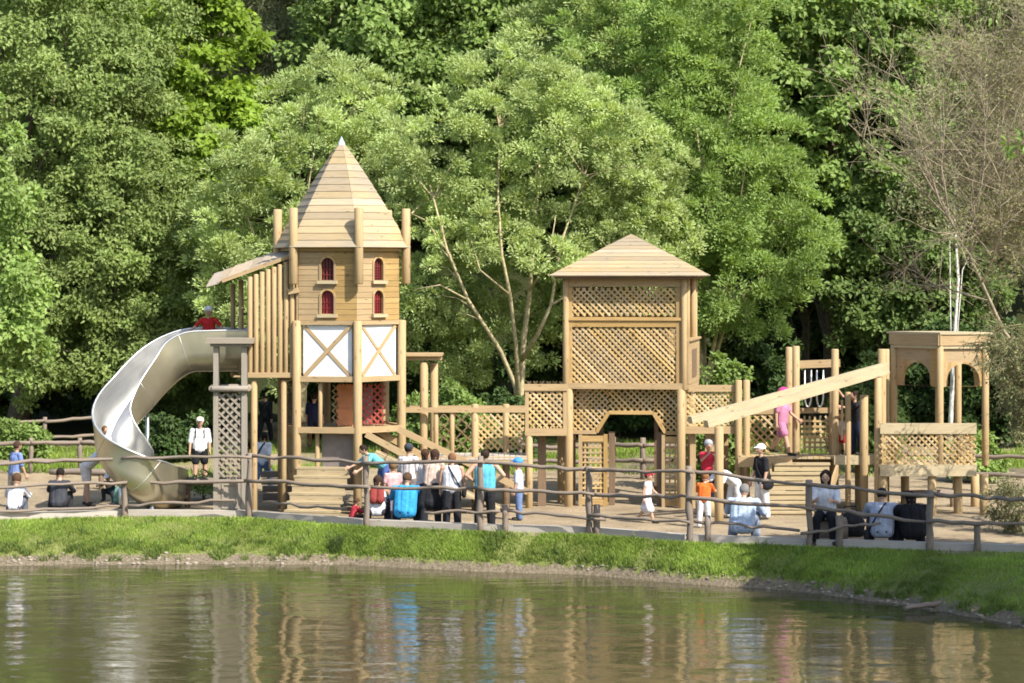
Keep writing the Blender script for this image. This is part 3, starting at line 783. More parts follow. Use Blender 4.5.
lattice(mb, o, (1, 0, 0), (0, 0, 1), rect(0, 0, q.x - o.x, q.z - o.z), pitch=.17, w=.05); mb.build('lattice_panel', W_TRELLIS, walk, world=True)
mb = MB(); o = bp_(506, 450, .70); q = bp_(524, 414, .70)
lattice(mb, o, (1, 0, 0), (0, 0, 1), rect(.06, 0, q.x - o.x, q.z - o.z), pitch=.15, w=.045); mb.build('lattice_panel', W_TRELLIS, walk, world=True)
mb = MB(); o = bp_(438, 450, .72); q = bp_(474, 414, .72)
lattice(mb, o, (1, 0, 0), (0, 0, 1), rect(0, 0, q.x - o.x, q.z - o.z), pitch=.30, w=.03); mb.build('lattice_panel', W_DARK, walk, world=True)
x0, x1 = bp_(402, 0).x, bp_(527, 0).x; zd = bp_(0, 455).z; n = 22
for k in range(n):
    MB().box((x0 + (x1 - x0) * k / n + .006, BY - .95, zd - .05), (x0 + (x1 - x0) * (k + 1) / n - .006, BY + .85, zd)).build('deck_board', wood('deck_board_timber', (0.400, 0.352, 0.280), weather=.15) if k == 0 else bpy.data.materials['deck_board_timber'], walk, world=True)
for dy in (-.9, .8):
    MB().beam(bp_(402, 460, dy), bp_(527, 460, dy), .08, .16).build('bearer', W_NEW, walk, world=True)
for px in (452, 506):
    a = bp_(px, 462, -.6); MB().log((a.x, a.y, -.05), a, .09).build('leg', W_DARK, walk, world=True)

# ------------------------------------------------------------------ lattice house on stilts
HC = Vector((2.98, 5.92, 0)); hz = lambda py: PZ(py, 4.5)
house = thing('lattice_playhouse', 'square lattice-walled playhouse with hipped board roof standing on log stilts', 'playhouse', HC, R(-9))
hw = 1.42
zE, zA = hz(275), PZ(234, 6.0)
eav = 1.79
cor = [(-1, -1), (1, -1), (1, 1), (-1, 1)]
for i in range(4):
    mb = MB(); n = 11; p, q = cor[i], cor[(i + 1) % 4]
    for k in range(n):
        t0, t1 = k / n, (k + 1) / n; r0 = eav * (1 - t0) + .04; r1 = eav * (1 - t1) + .004; z0 = zE + (zA - zE) * t0 - .008; z1 = zE + (zA - zE) * t1
        a, b = Vector((p[0] * r0, p[1] * r0, z0)), Vector((q[0] * r0, q[1] * r0, z0)); c, d = Vector((q[0] * r1, q[1] * r1, z1)), Vector((p[0] * r1, p[1] * r1, z1))
        nrm = (b - a).cross(d - a).normalized(); e = (b - a).normalized() * .003
        mb.prism([v - nrm * .026 for v in ((a + e, b - e, c - e, d + e) if k < n - 1 else (a + e, b - e, (c + d) / 2))], nrm * .026)
    mb.build('roof_facet', W_ROOF, house)
mb = MB()
for i in range(4):
    p, q = cor[i], cor[(i + 1) % 4]; r = eav - .12; zo = zE - .06 - (.002 if i % 2 else 0)
    mb.beam((p[0] * r, p[1] * r, zo), (q[0] * r, q[1] * r, zo), .05, .07)
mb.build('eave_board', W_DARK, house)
zF = hz(386)
def hwall(i, holes):
    p, q = cor[i], cor[(i + 1) % 4]; A, B = Vector((p[0] * hw, p[1] * hw, 0)), Vector((q[0] * hw, q[1] * hw, 0)); U = (B - A).normalized(); nrm = Vector((U.y, -U.x, 0))
    return A, B, U, nrm
for i in (0, 2, 3):
    A, B, U, nrm = hwall(i, 0); W = 2 * hw; Z = lambda z: Vector((0, 0, z))
    fr = MB()
    fr.beam(A + Z((zE + hz(287)) / 2 - .02), B + Z((zE + hz(287)) / 2 - .02), .05, zE - hz(287) - .05)
    fr.beam(A + Z((hz(317) + hz(327)) / 2), B + Z((hz(317) + hz(327)) / 2), .055, hz(317) - hz(327))
    fr.beam(A + Z(hz(319)) + nrm * .04, B + Z(hz(319)) + nrm * .04, .05, .07)
    for u0, u1 in ((0.03, .12), (W - .16, W - .03)):
        fr.beam(A + U * (u0 + u1) / 2 + Z(zF + .07) + nrm * .003, A + U * (u0 + u1) / 2 + Z(zE - .3) + nrm * .003, .05, u1 - u0, up=U)
    fr.build('wall_frame', W_NEW, house)
    for z0, z1, pt in ((hz(316), hz(288), .152), (zF + .05, hz(328), .146)):
        mb = MB(); lattice(mb, A + nrm * -.015, U, (0, 0, 1), rect(.10, z0, W - .14, z1), pitch=pt, w=.048, th=.016)
        mb.build('lattice_panel', W_TRELLIS, house)
    MB().beam(A + Z(zF) + nrm * .05, B + Z(zF) + nrm * .05, .10, .15).build('floor_beam', W_NEW, house)
A, B, U, nrm = hwall(1, 0)
mb = MB(); arch_wall(mb, A, B, hz(345), zE - .02, [(.95, 1.55, hz(340), hz(298))]); mb.build('side_wall', W_NEW, house)
mb = MB(); arch_wall(mb, A + nrm * .16, B + nrm * .16, hz(384), hz(341), [])
mb.build('side_box', W_NEW, house)
mb = MB(); mb.prism([A + nrm * .165 + U * u + Vector((0, 0, z)) for u, z in rect(.7, hz(378), 1.9, hz(350))], nrm * .012); mb.build('side_panel', W_DARK, house)
MB().beam(A + Vector((0, 0, hz(340))) + nrm * .1, B + Vector((0, 0, hz(340))) + nrm * .1, .22, .05).build('side_sill', W_NEW, house)
MB().beam(A + Vector((0, 0, zF)) + nrm * .08, B + Vector((0, 0, zF)) + nrm * .08, .14, .15).build('floor_beam', W_NEW, house)
for u in (.3, 1.9): MB().log(A + nrm * .08 + U * u + Vector((0, 0, hz(340))), A + nrm * .08 + U * u + Vector((0, 0, zE - .06)), .07).build('side_post', W_LOG, house)
MB().box((-hw + .03, -hw + .03, zF - .02), (hw - .03, hw - .03, zF + .04)).build('floor', W_NEW, house)
MB().box((-hw + .05, -.1, zF + .05), (hw - .05, -.06, hz(330))).build('inner_partition', W_NEW, house)
for sx_, sy_ in cor:
    MB().log((sx_ * (hw - .04), sy_ * (hw + .02), -.05), (sx_ * (hw - .04), sy_ * (hw + .02), zF - .07), .105).build('stilt', W_LOG, house)
    MB().log((sx_ * (hw + .03), sy_ * (hw + .03), zF - .1), (sx_ * (hw + .03), sy_ * (hw + .03), zE - .06), .075).build('corner_post', W_LOG, house)
# lattice skirt with an eight-sided arch, set just behind the front stilts
ys_ = -hw + .22; zB = hz(433); top = zF - .09
O = Vector((0, ys_, 0))
mb = MB()
lattice(mb, O, (1, 0, 0), (0, 0, 1), [(-hw, zB), (-.72, zB), (-.42, hz(414)), (-.42, top), (-hw, top)], pitch=.15, w=.045)
mb.build('lattice_skirt', W_TRELLIS, house)
mb = MB(); lattice(mb, O, (1, 0, 0), (0, 0, 1), [(.98, zB), (hw, zB), (hw, top), (.68, top), (.68, hz(414))], pitch=.15, w=.045); mb.build('lattice_skirt', W_TRELLIS, house)
mb = MB(); lattice(mb, O, (1, 0, 0), (0, 0, 1), rect(-.42, hz(411), .68, top), pitch=.15, w=.045); mb.build('lattice_skirt', W_TRELLIS, house)
mb = MB()
for a, b in (((-hw, zB), (-.72, zB)), ((-.72, zB), (-.42, hz(413))), ((-.42, hz(413)), (.68, hz(413))), ((.68, hz(413)), (.98, zB)), ((.98, zB), (hw, zB))):
    mb.beam((a[0], ys_ - .02, a[1]), (b[0], ys_ - .02, b[1]), .07, .09)
mb.build('arch_frame', W_NEW, house)
for u0, u1 in ((-1.12, -.50), (.93, 1.36)):
    mb = MB()
    for u in (u0, u1): mb.beam((u, ys_, 0), (u, ys_, zB - .05), .09, .09)
    for z in (.1, zB - .16): mb.beam((u0 + .046, ys_, z), (u1 - .046, ys_, z), .08, .14)
    mb.build('door_frame', W_NEW, house)
    mb = MB(); lattice(mb, O, (1, 0, 0), (0, 0, 1), rect(u0 + .05, .17, u1 - .05, zB - .22), pitch=.125, w=.045, square=True)
    mb.build('square_lattice', W_TRELLIS, house)
for u in (-.38, .80, -1.36):
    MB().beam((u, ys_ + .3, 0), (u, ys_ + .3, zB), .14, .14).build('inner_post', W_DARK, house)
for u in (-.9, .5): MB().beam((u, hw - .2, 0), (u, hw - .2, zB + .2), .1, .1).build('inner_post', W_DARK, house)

# balconies left and right of the house
SY = 4.9; sp = lambda px, py, dy=0: P(px, py, SY + dy)
bal = thing('lattice_balcony', 'small lattice-railed balcony on the left of the stilted house', 'balcony', (PX(546, SY), SY, 0))
def box_rail(par, x0, x1, pt, pb, pm, Yf, depth, pitch, posts=True, fn=P):
    a, b = fn(x0, pt, Yf), fn(x1, pb, Yf)
    MB().box((a.x, Yf - .04, b.z - .04), (b.x, Yf + .02, b.z + .14)).build('floor_beam', W_NEW, par, world=True)
    MB().box((a.x - .03, Yf - .06, a.z - .16), (b.x + .03, Yf + .04, a.z)).build('top_board', W_NEW, par, world=True)
    mb = MB(); o = Vector((a.x, Yf, b.z)); lattice(mb, o, (1, 0, 0), (0, 0, 1), rect(.05, .15, b.x - a.x - .05, a.z - b.z - .16), pitch=pitch, w=.045); mb.build('lattice_panel', W_TRELLIS, par, world=True)
    for x in (a.x + .05, b.x - .05): MB().box((x - .045, Yf - .03, b.z + .13), (x + .045, Yf + .045, a.z - .161)).build('upright', W_NEW, par, world=True)
    MB().box((a.x, Yf + .02, b.z - .02), (b.x, Yf + depth, b.z + .03)).build('floor', W_NEW, par, world=True)
    return a, b
a, b = box_rail(bal, 525, 567, 384, 434, 0, SY - .6, 1.6, .16)
mb = MB(); lattice(mb, Vector((a.x, SY + 1.0, b.z)), (1, 0, 0), (0, 0, 1), rect(0, .15, b.x - a.x, a.z - b.z), pitch=.16, w=.045); mb.build('lattice_panel', W_TRELLIS, bal, world=True)
for x, y in ((a.x + .1, SY - .55), (a.x + .1, SY + .9), (b.x - .12, SY + .9)):
    MB().log((x, y, -.05), (x, y, b.z), .09).build('leg', W_LOG, bal, world=True)
MB().box((a.x + .32, SY - .1, 0), (a.x + .52, SY + .1, b.z)).build('leg', W_DARK, bal, world=True)
bal2 = thing('lattice_balcony', 'lattice-railed balcony right of the stilted house, above the child in red', 'balcony', (PX(712, SY), SY, 0))
a, b = box_rail(bal2, 683, 738, 385, 432, 0, SY - .5, 1.5, .14)
for x, y in ((a.x + .25, SY - .3), (a.x + .62, SY - .3), (b.x - .2, SY + .8), (a.x + .1, SY + .8)):
    MB().beam((x, y, -.02), (x, y, b.z - .02), .14, .10).build('leg', W_NEW, bal2, world=True)
MB().box((a.x + .70, SY - .34, 0), (a.x + .95, SY - .28, b.z - .05)).build('boarding', W_WALL, bal2, world=True)
for px in (738.5, 746.5):
    q = sp(px, 380, -.62); MB().log((q.x, q.y, -.05), q, .085).build('post', W_LOG, bal2, world=True)

# ------------------------------------------------------------------ low bridge, gate frame, steps
KY = 4.0; kp = lambda px, py, dy=0: P(px, py, KY + dy)
br = thing('climbing_bridge', 'low timber bridge with lattice sides, tall gate posts and board steps', 'play bridge', (PX(790, KY), KY, 0))
MB().beam(kp(738, 462, -.4), kp(792, 462, -.4), .10, .24).build('edge_beam', W_NEW, br, world=True)
MB().beam(kp(738, 461, 1.0), kp(885, 461, 1.0), .10, .2).build('edge_beam', W_NEW, br, world=True)
MB().beam(kp(834, 460, -.4), kp(884, 460, -.4), .10, .22).build('edge_beam', W_PALE, br, world=True)
x0, x1 = kp(740, 0).x, kp(884, 0).x; zb = kp(0, 456).z; n = 24
mb = MB()
for k in range(n): mb.box((x0 + (x1 - x0) * k / n + .006, KY - .34, zb - .05), (x0 + (x1 - x0) * (k + 1) / n - .006, KY + .94, zb))
mb.build('deck', W_STEP, br, world=True)
mb = MB(); o = kp(746, 454, .95); q = kp(790, 414, .95)
lattice(mb, o, (1, 0, 0), (0, 0, 1), rect(0, .05, q.x - o.x, q.z - o.z), pitch=.19, w=.05); mb.build('lattice_panel', W_TRELLIS, br, world=True)
MB().beam(kp(742, 412, .95), kp(838, 410, .95), .07, .13).build('handrail', W_NEW, br, world=True)
for u0, u1 in ((801, 824), (825, 836)):
    mb = MB(); o = kp(u0, 454, .95); q = kp(u1, 416, .95)
    lattice(mb, o, (1, 0, 0), (0, 0, 1), rect(0, .04, q.x - o.x, q.z - o.z), pitch=.13, w=.055, square=u1 < 830); mb.build('lattice_panel', W_TRELLIS, br, world=True)
for px, t, dy, r in ((789, 347, .9, .085), (796, 346, .5, .09), (835, 349, .3, .09), (848, 392, -.4, .07), (864, 395, -.45, .10), (882, 349, -.6, .10), (886, 349, .9, .085), (832, 378, .9, .07), (759, 380, .95, .05)):
    if px == 759: continue
    q = kp(px, t, dy); MB().log((q.x, q.y, -.05), q, r).build('gate_post', W_LOG, br, world=True)
MB().beam(kp(787, 365, .95), kp(840, 363, .95), .08, .19).build('cross_beam', W_NEW, br, world=True)
MB().beam(kp(842, 440, -.45), kp(842, 400, -.45), .05, .05).build('hand_grip', W_LOG, br, world=True)
for px in (808, 820):                              # loops of chain
    pts = [kp(px + 3.2 * math.cos(t), 396 + 11 * math.sin(t) + (0 if math.sin(t) > 0 else 0), .8) for t in [math.pi * k / 8 for k in range(9)]]
    pts = [kp(px + 3.2, 370, .8)] + pts + [kp(px - 3.2, 370, .8)]
    MB().tube(pts, .022, 6).build('hanging_chain', M_CHAIN, br, world=True)
a, b = kp(803, 458, -.4), kp(783, 516, -1.7)
for k in range(6):                                          # broad board steps down to the sand
    c = a.lerp(b, (k + .5) / 6); hw_ = PX(512 + 28, KY)
    MB().box((c.x - hw_, c.y - .15, c.z - .05), (c.x + hw_, c.y + .12, c.z)).build('tread', W_STEP, br, world=True)
    MB().box((c.x - hw_ + .02, c.y - .12, c.z - .19), (c.x + hw_ - .02, c.y - .095, c.z - .052)).build('riser', W_STEP, br, world=True)
for px in (770, 836):
    MB().beam(kp(px + 2, 468, -.45), kp(px - 16, 520, -1.8), .07, .2).build('stringer', W_NEW, br, world=True)
for px, dy in ((745, .6), (800, .9), (858, .9)):
    q = kp(px, 460, dy); MB().log((q.x, q.y, -.05), q, .08).build('leg', W_LOG, br, world=True)
q = kp(866, 460, -.5)
# long pair of peeled logs sloping across the front
lg = thing('sloping_beam_pair', 'pair of pale squared beams sloping up to the right on round posts', 'balance beam', (PX(718, 0), .6, 0))
MB().beam(P(690, 420, .9), P(886, 366, 3.1), .20, .165).build('beam', W_PALE, lg, world=True)
MB().beam(P(706, 424, .62), P(887, 370, 2.86), .20, .165).build('beam', W_PALE, lg, world=True)
q = P(719, 424, .5); MB().log((q.x, q.y, -.05), q - Vector((0, 0, .06)), .105).build('post', W_LOG, lg, world=True)
q = P(878, 376, 2.7); MB().log((q.x, q.y, -.05), q - Vector((0, 0, .04)), .09).build('post', W_LOG, lg, world=True)

# ------------------------------------------------------------------ right hand pavilion
VY = 3.0
pav = thing('arched_pavilion', 'open timber pavilion with arched sides on a lattice-railed deck', 'pavilion', (PX(940, VY), VY, 0))
vp = lambda px, py, dy=0: P(px, py, VY + dy)
a, b = vp(880, 424, -.5), vp(972, 476, -.5)
MB().box((a.x, VY - .55, a.z - .23), (b.x + .1, VY - .47, a.z + .02)).build('top_board', W_PALE, pav, world=True)
MB().box((a.x, VY - .56, b.z), (b.x + .1, VY - .46, b.z + .27)).build('floor_beam', W_PALE, pav, world=True)
mb = MB(); lattice(mb, Vector((a.x, VY - .50, b.z)), (1, 0, 0), (0, 0, 1), rect(.02, .25, b.x - a.x + .08, a.z - b.z - .2), pitch=.155, w=.045); mb.build('lattice_panel', W_TRELLIS, pav, world=True)
mb = MB(); lattice(mb, Vector((b.x + .05, VY - .5, b.z)), (0, 1, 0), (0, 0, 1), rect(.02, .25, 2.3, a.z - b.z - .2), pitch=.155, w=.045); mb.build('lattice_panel', W_TRELLIS, pav, world=True)
mb = MB()
for k in range(12): mb.box((a.x, VY - .46 + k * .2, b.z + .18), (b.x + .05, VY - .27 + k * .2, b.z + .22))
mb.build('deck', W_STEP, pav, world=True)
for px, dy in ((883, -.4), (932, -.4), (958, -.1), (984, -.4), (905, 1.6), (975, 1.7)):
    q = vp(px, 474, dy); MB().log((q.x, q.y, -.05), q, .105).build('leg', W_LOG, pav, world=True)
# canopy: square turned so that one corner faces the viewer
K = vp(940, 345, -.45); Kc = Vector((K.x, K.y, 0))
dR, dL = Vector((math.cos(R(14)), math.sin(R(14)), 0)), Vector((-math.cos(R(50)), math.sin(R(50)), 0))
wR, wL = 1.16, 1.45
C0, C1, C3 = Kc, Kc + dR * wR, Kc + dL * wL; C2 = Kc + dR * wR + dL * wL
zt, zs = vp(0, 345).z, vp(0, 386).z
cs = [C3, C0, C1, C2]
for i in range(4):
    A, B = cs[i], cs[(i + 1) % 4]; W = (B - A).length
    mb = MB(); arch_wall(mb, A, B, zs, zt, [(W * .14, W * .88, zs + .0001, vp(0, 363).z)] if i == 1 else [(W * .2, W * .8, zs + .0001, vp(0, 362).z)], th=.06)
    mb.build('arch_panel', W_NEW, pav, world=True)
    MB().log((A.x, A.y, b.z + .22), (A.x, A.y, zt), .085).build('column', W_LOG, pav, world=True)
    M_ = (A + B) / 2; d = (B - A).normalized(); nn = Vector((d.y, -d.x, 0))
    MB().beam(A - d * .08 + nn * .06 + Vector((0, 0, zt + .13)), B + d * .08 + nn * .06 + Vector((0, 0, zt + .13)), .045, .26).build('fascia', W_NEW, pav, world=True)
    MB().beam(A + nn * .045 + Vector((0, 0, zt - .03)), B + nn * .045 + Vector((0, 0, zt - .03)), .03, .09).build('moulding', W_PALE, pav, world=True)
cc = (C0 + C2) / 2
mb = MB(); ex = [cc + (c - cc) * 1.17 for c in (C0, C1, C2, C3)]
mb.prism([Vector((p.x, p.y, zt + .262)) for p in ex], (0, 0, .05)); mb.build('roof_slab', W_PALE, pav, world=True)
q = vp(958, 420, .9); MB().log((q.x, q.y, b.z + .22), (q.x, q.y, zt), .085).build('column', W_LOG, pav, world=True)

# ------------------------------------------------------------------ things behind: fences, benches, timber
def small_fence(label, pts, rails, r=.05, h=1.0, group=None, top=None):
    f = thing('log_fence', label, 'fence', (pts[0][0], pts[0][1], 0), 0, group); f.location.z = gz(pts[0][0], pts[0][1])
    P3 = [Vector((x, y, gz(x, y))) for x, y in pts]
    for p in P3: MB().rough(p - Vector((0, 0, .1)), p + Vector((0, 0, h + .08)), r * 1.2, .015, segs=3).build('post', W_GREY, f, world=True)
    for a, b_ in zip(P3, P3[1:]):
        for z in rails: MB().rough(a + Vector((0, -.06, z)), b_ + Vector((0, -.06, z + rnd.uniform(-.05, .05))), r, .02).build('rail', W_GREY, f, world=True)
    return f
small_fence('low two-rail log fence in front of the dark trees at far left', [(PX(-15, 19), 19), (PX(45, 20), 20), (PX(100, 21), 21)], (.45, .95), h=1.0)
small_fence('weathered log fence behind the left play yard, near the bending man', [(PX(-15, 13), 13), (PX(31, 13), 13), (PX(80, 13.5), 13.5), (PX(140, 14), 14)], (.35, .85), h=.9, r=.055)
small_fence('log fence seen through the arch beneath the lattice house', [(PX(520, 12), 12), (PX(565, 12), 12), (PX(613, 12), 12), (PX(643, 11.6), 11.6), (PX(690, 12), 12), (PX(735, 12.5), 12.5)], (.5, .92), h=1.05, r=.06)
# 
small_fence('log fence at the far right beyond the pavilion', [(PX(905, 9), 9), (PX(955, 9), 9), (PX(1035, 8), 8)], (.45, .9), h=1.0, r=.055)
def log_bench(label, px, Y, w, h, rz, group=None):
    x = PX(px, Y); f = thing('log_bench', label, 'bench', (x, Y, gz(x, Y)), rz)
    MB().rough((-w / 2, 0, h), (w / 2, 0, h), .09, .012).build('seat', W_GREY, f)
    for u in (-.35, .35): MB().log((u * w, 0, -.05), (u * w, 0, h - .06), .07).build('leg', W_DARK, f)
log_bench('grey log bench standing at the foot of the slide by the pillar', 207, 4.6, 1.35, .62, R(3))
log_bench('log bench in the far left yard behind the seated man', 80, 9, 1.6, .45, R(-4))
log_bench('dark log bench in the shade below the arched pavilion', 932, 4.6, 1.5, .32, R(8))
for k, (px, Y, lab) in enumerate(((284, 6.8, 'stack of weathered sleeper steps left of the tower ramp'),)):
    x = PX(px, Y); f = thing('sleeper_steps', lab, 'steps', (x, Y, gz(x, Y)))
    for j in range(4):
        MB().beam((-.5 - .05 * j, j * .32 - .2, .08 + .16 * j), (.5, j * .32 - .2, .08 + .16 * j), .28, .15).build('sleeper', W_GREY, f)
for px, Y, h in ((20, 10.5, 1.0), (154, 10, 1.15)):
    pass
x, y = PX(935, -9.4), -9.4
f = tag(MB().rough((x - .6, y - .1, WATER + .08), (x + .3, y + .5, WATER + .12), .05, .03).build('driftwood', W_GREY), 'bleached driftwood stick lying at the right edge of the pond', 'driftwood')

# ------------------------------------------------------------------ foliage
def unit(v): return v / np.maximum(np.linalg.norm(v, axis=-1, keepdims=True), 1e-9)
def leaf_cards(g, pos, axis, nrm, ln, wd, fold=.25):
    """folded leaf blades: pos (n,3), axis direction, leaf normal"""
    side = unit(np.cross(axis, nrm)); nrm = np.cross(side, axis); n = len(pos)
    l = (ln * g.uniform(.65, 1.25, n))[:, None]; w = (wd * g.uniform(.7, 1.2, n))[:, None]
    a = pos; b = pos + axis * l * .5 + side * w * .5 + nrm * w * fold * .5; c = pos + axis * l - nrm * l * .12; d = pos + axis * l * .5 - side * w * .5 + nrm * w * fold * .5
    v = np.stack([a, b, c, d], 1).reshape(-1, 3)
    return v
def quads(n): return (np.arange(n)[:, None] * 4 + np.arange(4)[None]).astype(np.int32)
def crown_points(g, blobs, n, shell=.55, lump=.22):
    w = np.array([(b[3] * b[4] * b[5]) ** (2 / 3) for b in blobs]); idx = g.choice(len(blobs), n, p=w / w.sum()); B = np.array(blobs)[idx]
    d = unit(g.normal(size=(n, 3))); ph = g.uniform(0, 6, 3)
    lm = 1 + lump * (np.sin(d[:, 0] * 5 + ph[0] + idx) * np.cos(d[:, 2] * 6 + ph[1]) + .6 * np.sin(d[:, 1] * 9 + ph[2]))
    r = (shell + (1 - shell) * g.random(n) ** .6) * lm
    return B[:, :3] + d * B[:, 3:] * r[:, None], d
def make_leaves(g, cl, cd, per, cr, ln, wd, style='leaf', flat=.75, up=.5):
    n = len(cl) * per; ci = np.repeat(np.arange(len(cl)), per)
    d = unit(g.normal(size=(n, 3))); rr = g.random(n) ** .45
    crr = (cr * g.uniform(.6, 1.3, len(cl)))[ci]
    W = unit(cd[ci] * .55 + np.array([.28, -.38, .75]))             # leaves turn to the open, sunny side
    dt = np.sum(d * W, 1, keepdims=True); d = np.where(dt < -.35, d - 2 * dt * W, d)
    off = d * (rr * crr)[:, None]; off[:, 2] *= flat
    pos = cl[ci] + off
    if style == 'tuft':                                         # feathery sprays standing up and outwards
        ax = unit(d * .9 + cd[ci] * .35 + np.array([0, 0, .2]) + g.normal(size=(n, 3)) * .35)
        nr = unit(W + g.normal(size=(n, 3)) * .34)
    elif style == 'willow':
        ax = unit(np.array([0, 0, -.5]) + d * .6 + g.normal(size=(n, 3)) * .5); nr = unit(W + d * .3 + g.normal(size=(n, 3)) * .4)
    else:
        ax = unit(d * .6 + np.array([0, 0, -.25]) + g.normal(size=(n, 3)) * .6); nr = unit(W + d * .3 + np.array([0, 0, up - .5]) + g.normal(size=(n, 3)) * .36)
    return leaf_cards(g, pos, ax, nr, ln, wd)

def limb_tubes(mb, g, base, trunk_top, r0, cl, n_l, taper=.25):
    base, tt = Vector(base), Vector(trunk_top)
    wob = [Vector((g.normal() * .12, g.normal() * .12, 0)) for _ in range(5)]
    tp = [base.lerp(tt, k / 5) + (wob[k - 1] if 0 < k < 5 else Vector()) for k in range(6)]
    mb.tube(tp, [r0 * (1.25 if k == 0 else 1 - .75 * k / 5) for k in range(6)], 9, jit=.1)
    for i in g.choice(len(cl), min(n_l, len(cl)), replace=False):
        e = Vector(cl[i]); k = int(g.integers(1, 5)); s = tp[k]
        if e.z < s.z - .5 and k > 1: s = tp[1]
        m1 = s.lerp(e, .4) + Vector((g.normal() * .2, g.normal() * .2, .25 * (e - s).length * .4)); m2 = s.lerp(e, .75) + Vector((g.normal() * .2, g.normal() * .2, .1))
        rr = r0 * .38 * (1 - .1 * k)
        mb.tube([s, m1, m2, e], [rr, rr * .6, rr * .35, rr * .12], 6, cap=False)
def tree(name, label, cat, x, y, blobs, mat, n_cl, per, cr, ln, wd, seed, style='leaf', r0=.22, bark=M_BARK, limbs=16, group=None, top=None, shell=.55, flat=.75, up=.5, base_z=None):
    g = np.random.default_rng(seed); z = gz(x, y) if base_z is None else base_z
    root = thing(name, label, cat, (x, y, z), 0, group)
    # blobs are given in world coordinates -> local
    bl = [(b[0] - x, b[1] - y, b[2] - z, b[3], b[4], b[5]) for b in blobs]
    cl, cd = crown_points(g, bl, int(n_cl * 1.25), shell)
    cl[:, 2] = np.maximum(cl[:, 2], .35)
    v = make_leaves(g, cl, cd, per, cr, ln, wd, style, flat, up)
    npmesh('crown', v, quads(len(v) // 4), mat, root)
    mb = MB(); cz = np.average([b[2] + b[5] * .35 for b in bl]); cxm = np.mean([b[0] for b in bl]); cym = np.mean([b[1] for b in bl])
    limb_tubes(mb, g, (0, 0, -.1), (cxm * .8, cym * .8, max(cz, 1.0)) if top is None else top, r0, cl, limbs)
    mb.build('trunk', bark, root)
    return root
def B(px, py, Y, rx, ry, rz):
    p = P(px, py, Y); return (p.x, p.y, p.z, rx * 1.12, ry * 1.05, rz * 1.12)
L_OLIVE = leafmat('olive_leaf', (.13, .19, .048), (.195, .26, .075), (.31, .37, .15), trans=.4)
L_MAPLE = leafmat('bright_maple_leaf', (.13, .21, .02), (.20, .30, .036), (.30, .40, .08), trans=.45)
L_PALE = leafmat('pale_ash_leaf', (.23, .31, .105), (.34, .42, .16), (.50, .57, .29), trans=.4, patch=.3)
L_DARK = leafmat('dark_broad_leaf', (.075, .125, .032), (.12, .18, .05), (.20, .26, .09), trans=.4)
L_MID = leafmat('mid_green_leaf', (.12, .19, .045), (.18, .265, .068), (.29, .37, .135), trans=.4)
L_FRESH = leafmat('fresh_green_leaf', (.15, .24, .055), (.23, .33, .09), (.35, .44, .165), trans=.42)
L_WILLOW = leafmat('grey_willow_leaf', (.150, .163, .072), (.215, .227, .111), (.299, .305, .169), trans=.3)
L_BUDS = leafmat('brown_bud_leaf', (.15, .16, .06), (.21, .21, .09), (.29, .28, .13), trans=.3)
L_YELLOW = leafmat('yellow_green_leaf', (.130, .195, .018), (.195, .260, .033), (.286, .338, .065), trans=.45)
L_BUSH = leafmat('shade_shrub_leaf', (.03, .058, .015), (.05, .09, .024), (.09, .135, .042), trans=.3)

TG = 'trees behind the playground'
# left: olive crowned trees
tree('broadleaf_tree', 'tall olive-green small-leaved tree at the far left of the photo', 'tree', PX(15, 25), 25,
     [B(10, 70, 25, 4.0, 3.2, 4.2), B(55, 150, 24.5, 3.2, 3, 3.2), B(0, 250, 24, 3.0, 3, 3.0), B(85, 55, 26, 3, 3, 3)], L_OLIVE, 640, 95, .55, .17, .095, 11, r0=.34, group=TG)
tree('broadleaf_tree', 'low spreading olive-green tree overhanging the dark bank behind the slide', 'tree', PX(110, 23), 23,
     [B(95, 270, 23, 2.6, 2.4, 2.6), B(130, 215, 23.5, 2.2, 2.2, 2.3), B(165, 300, 23, 1.7, 1.8, 1.7), B(60, 330, 22.5, 2.2, 2, 1.7), B(120, 360, 22.5, 2.2, 1.8, 1.1)], L_OLIVE, 520, 95, .5, .16, .09, 12, r0=.26, group=TG)
tree('maple_tree', 'bright fresh-green broad-leaved tree rising behind the slide', 'tree', PX(195, 30), 30,
     [B(178, 60, 30, 2.3, 2.4, 3.3), B(140, 20, 30.5, 2.2, 2.3, 2.3), B(222, 140, 29.5, 1.9, 2.0, 1.8), B(190, 200, 29.5, 2.0, 2.2, 2.6), B(185, 285, 29, 1.8, 1.8, 2.0)], L_MAPLE, 420, 80, .6, .27, .20, 13, r0=.28, group=TG, flat=.45, up=.9)
tree('willow_tree', 'grey-green hazy willow at the top left, behind the bright maple', 'tree', PX(275, 46), 46,
     [B(275, 30, 44, 3.4, 3, 3.6), B(320, 45, 46, 2.4, 2.4, 2.6), B(235, 0, 46, 3, 3, 3)], L_WILLOW, 480, 80, .6, .26, .055, 14, 'willow', r0=.3, group=TG)
tree('ash_tree', 'pale feathery tree directly behind the spire tower', 'tree', PX(300, 21), 21,
     [B(300, 180, 21, 2.5, 2.2, 2.3), B(250, 215, 20.5, 1.7, 1.8, 1.9), B(330, 110, 22, 1.8, 2, 1.5), B(240, 290, 20.5, 1.3, 1.5, 1.6), B(370, 140, 21.5, 1.6, 1.8, 1.6), B(300, 290, 21, 2.2, 2.0, 2.2)], L_PALE, 520, 120, .36, .145, .055, 15, 'tuft', shell=.65, r0=.2, group=TG, bark=M_BARKP)
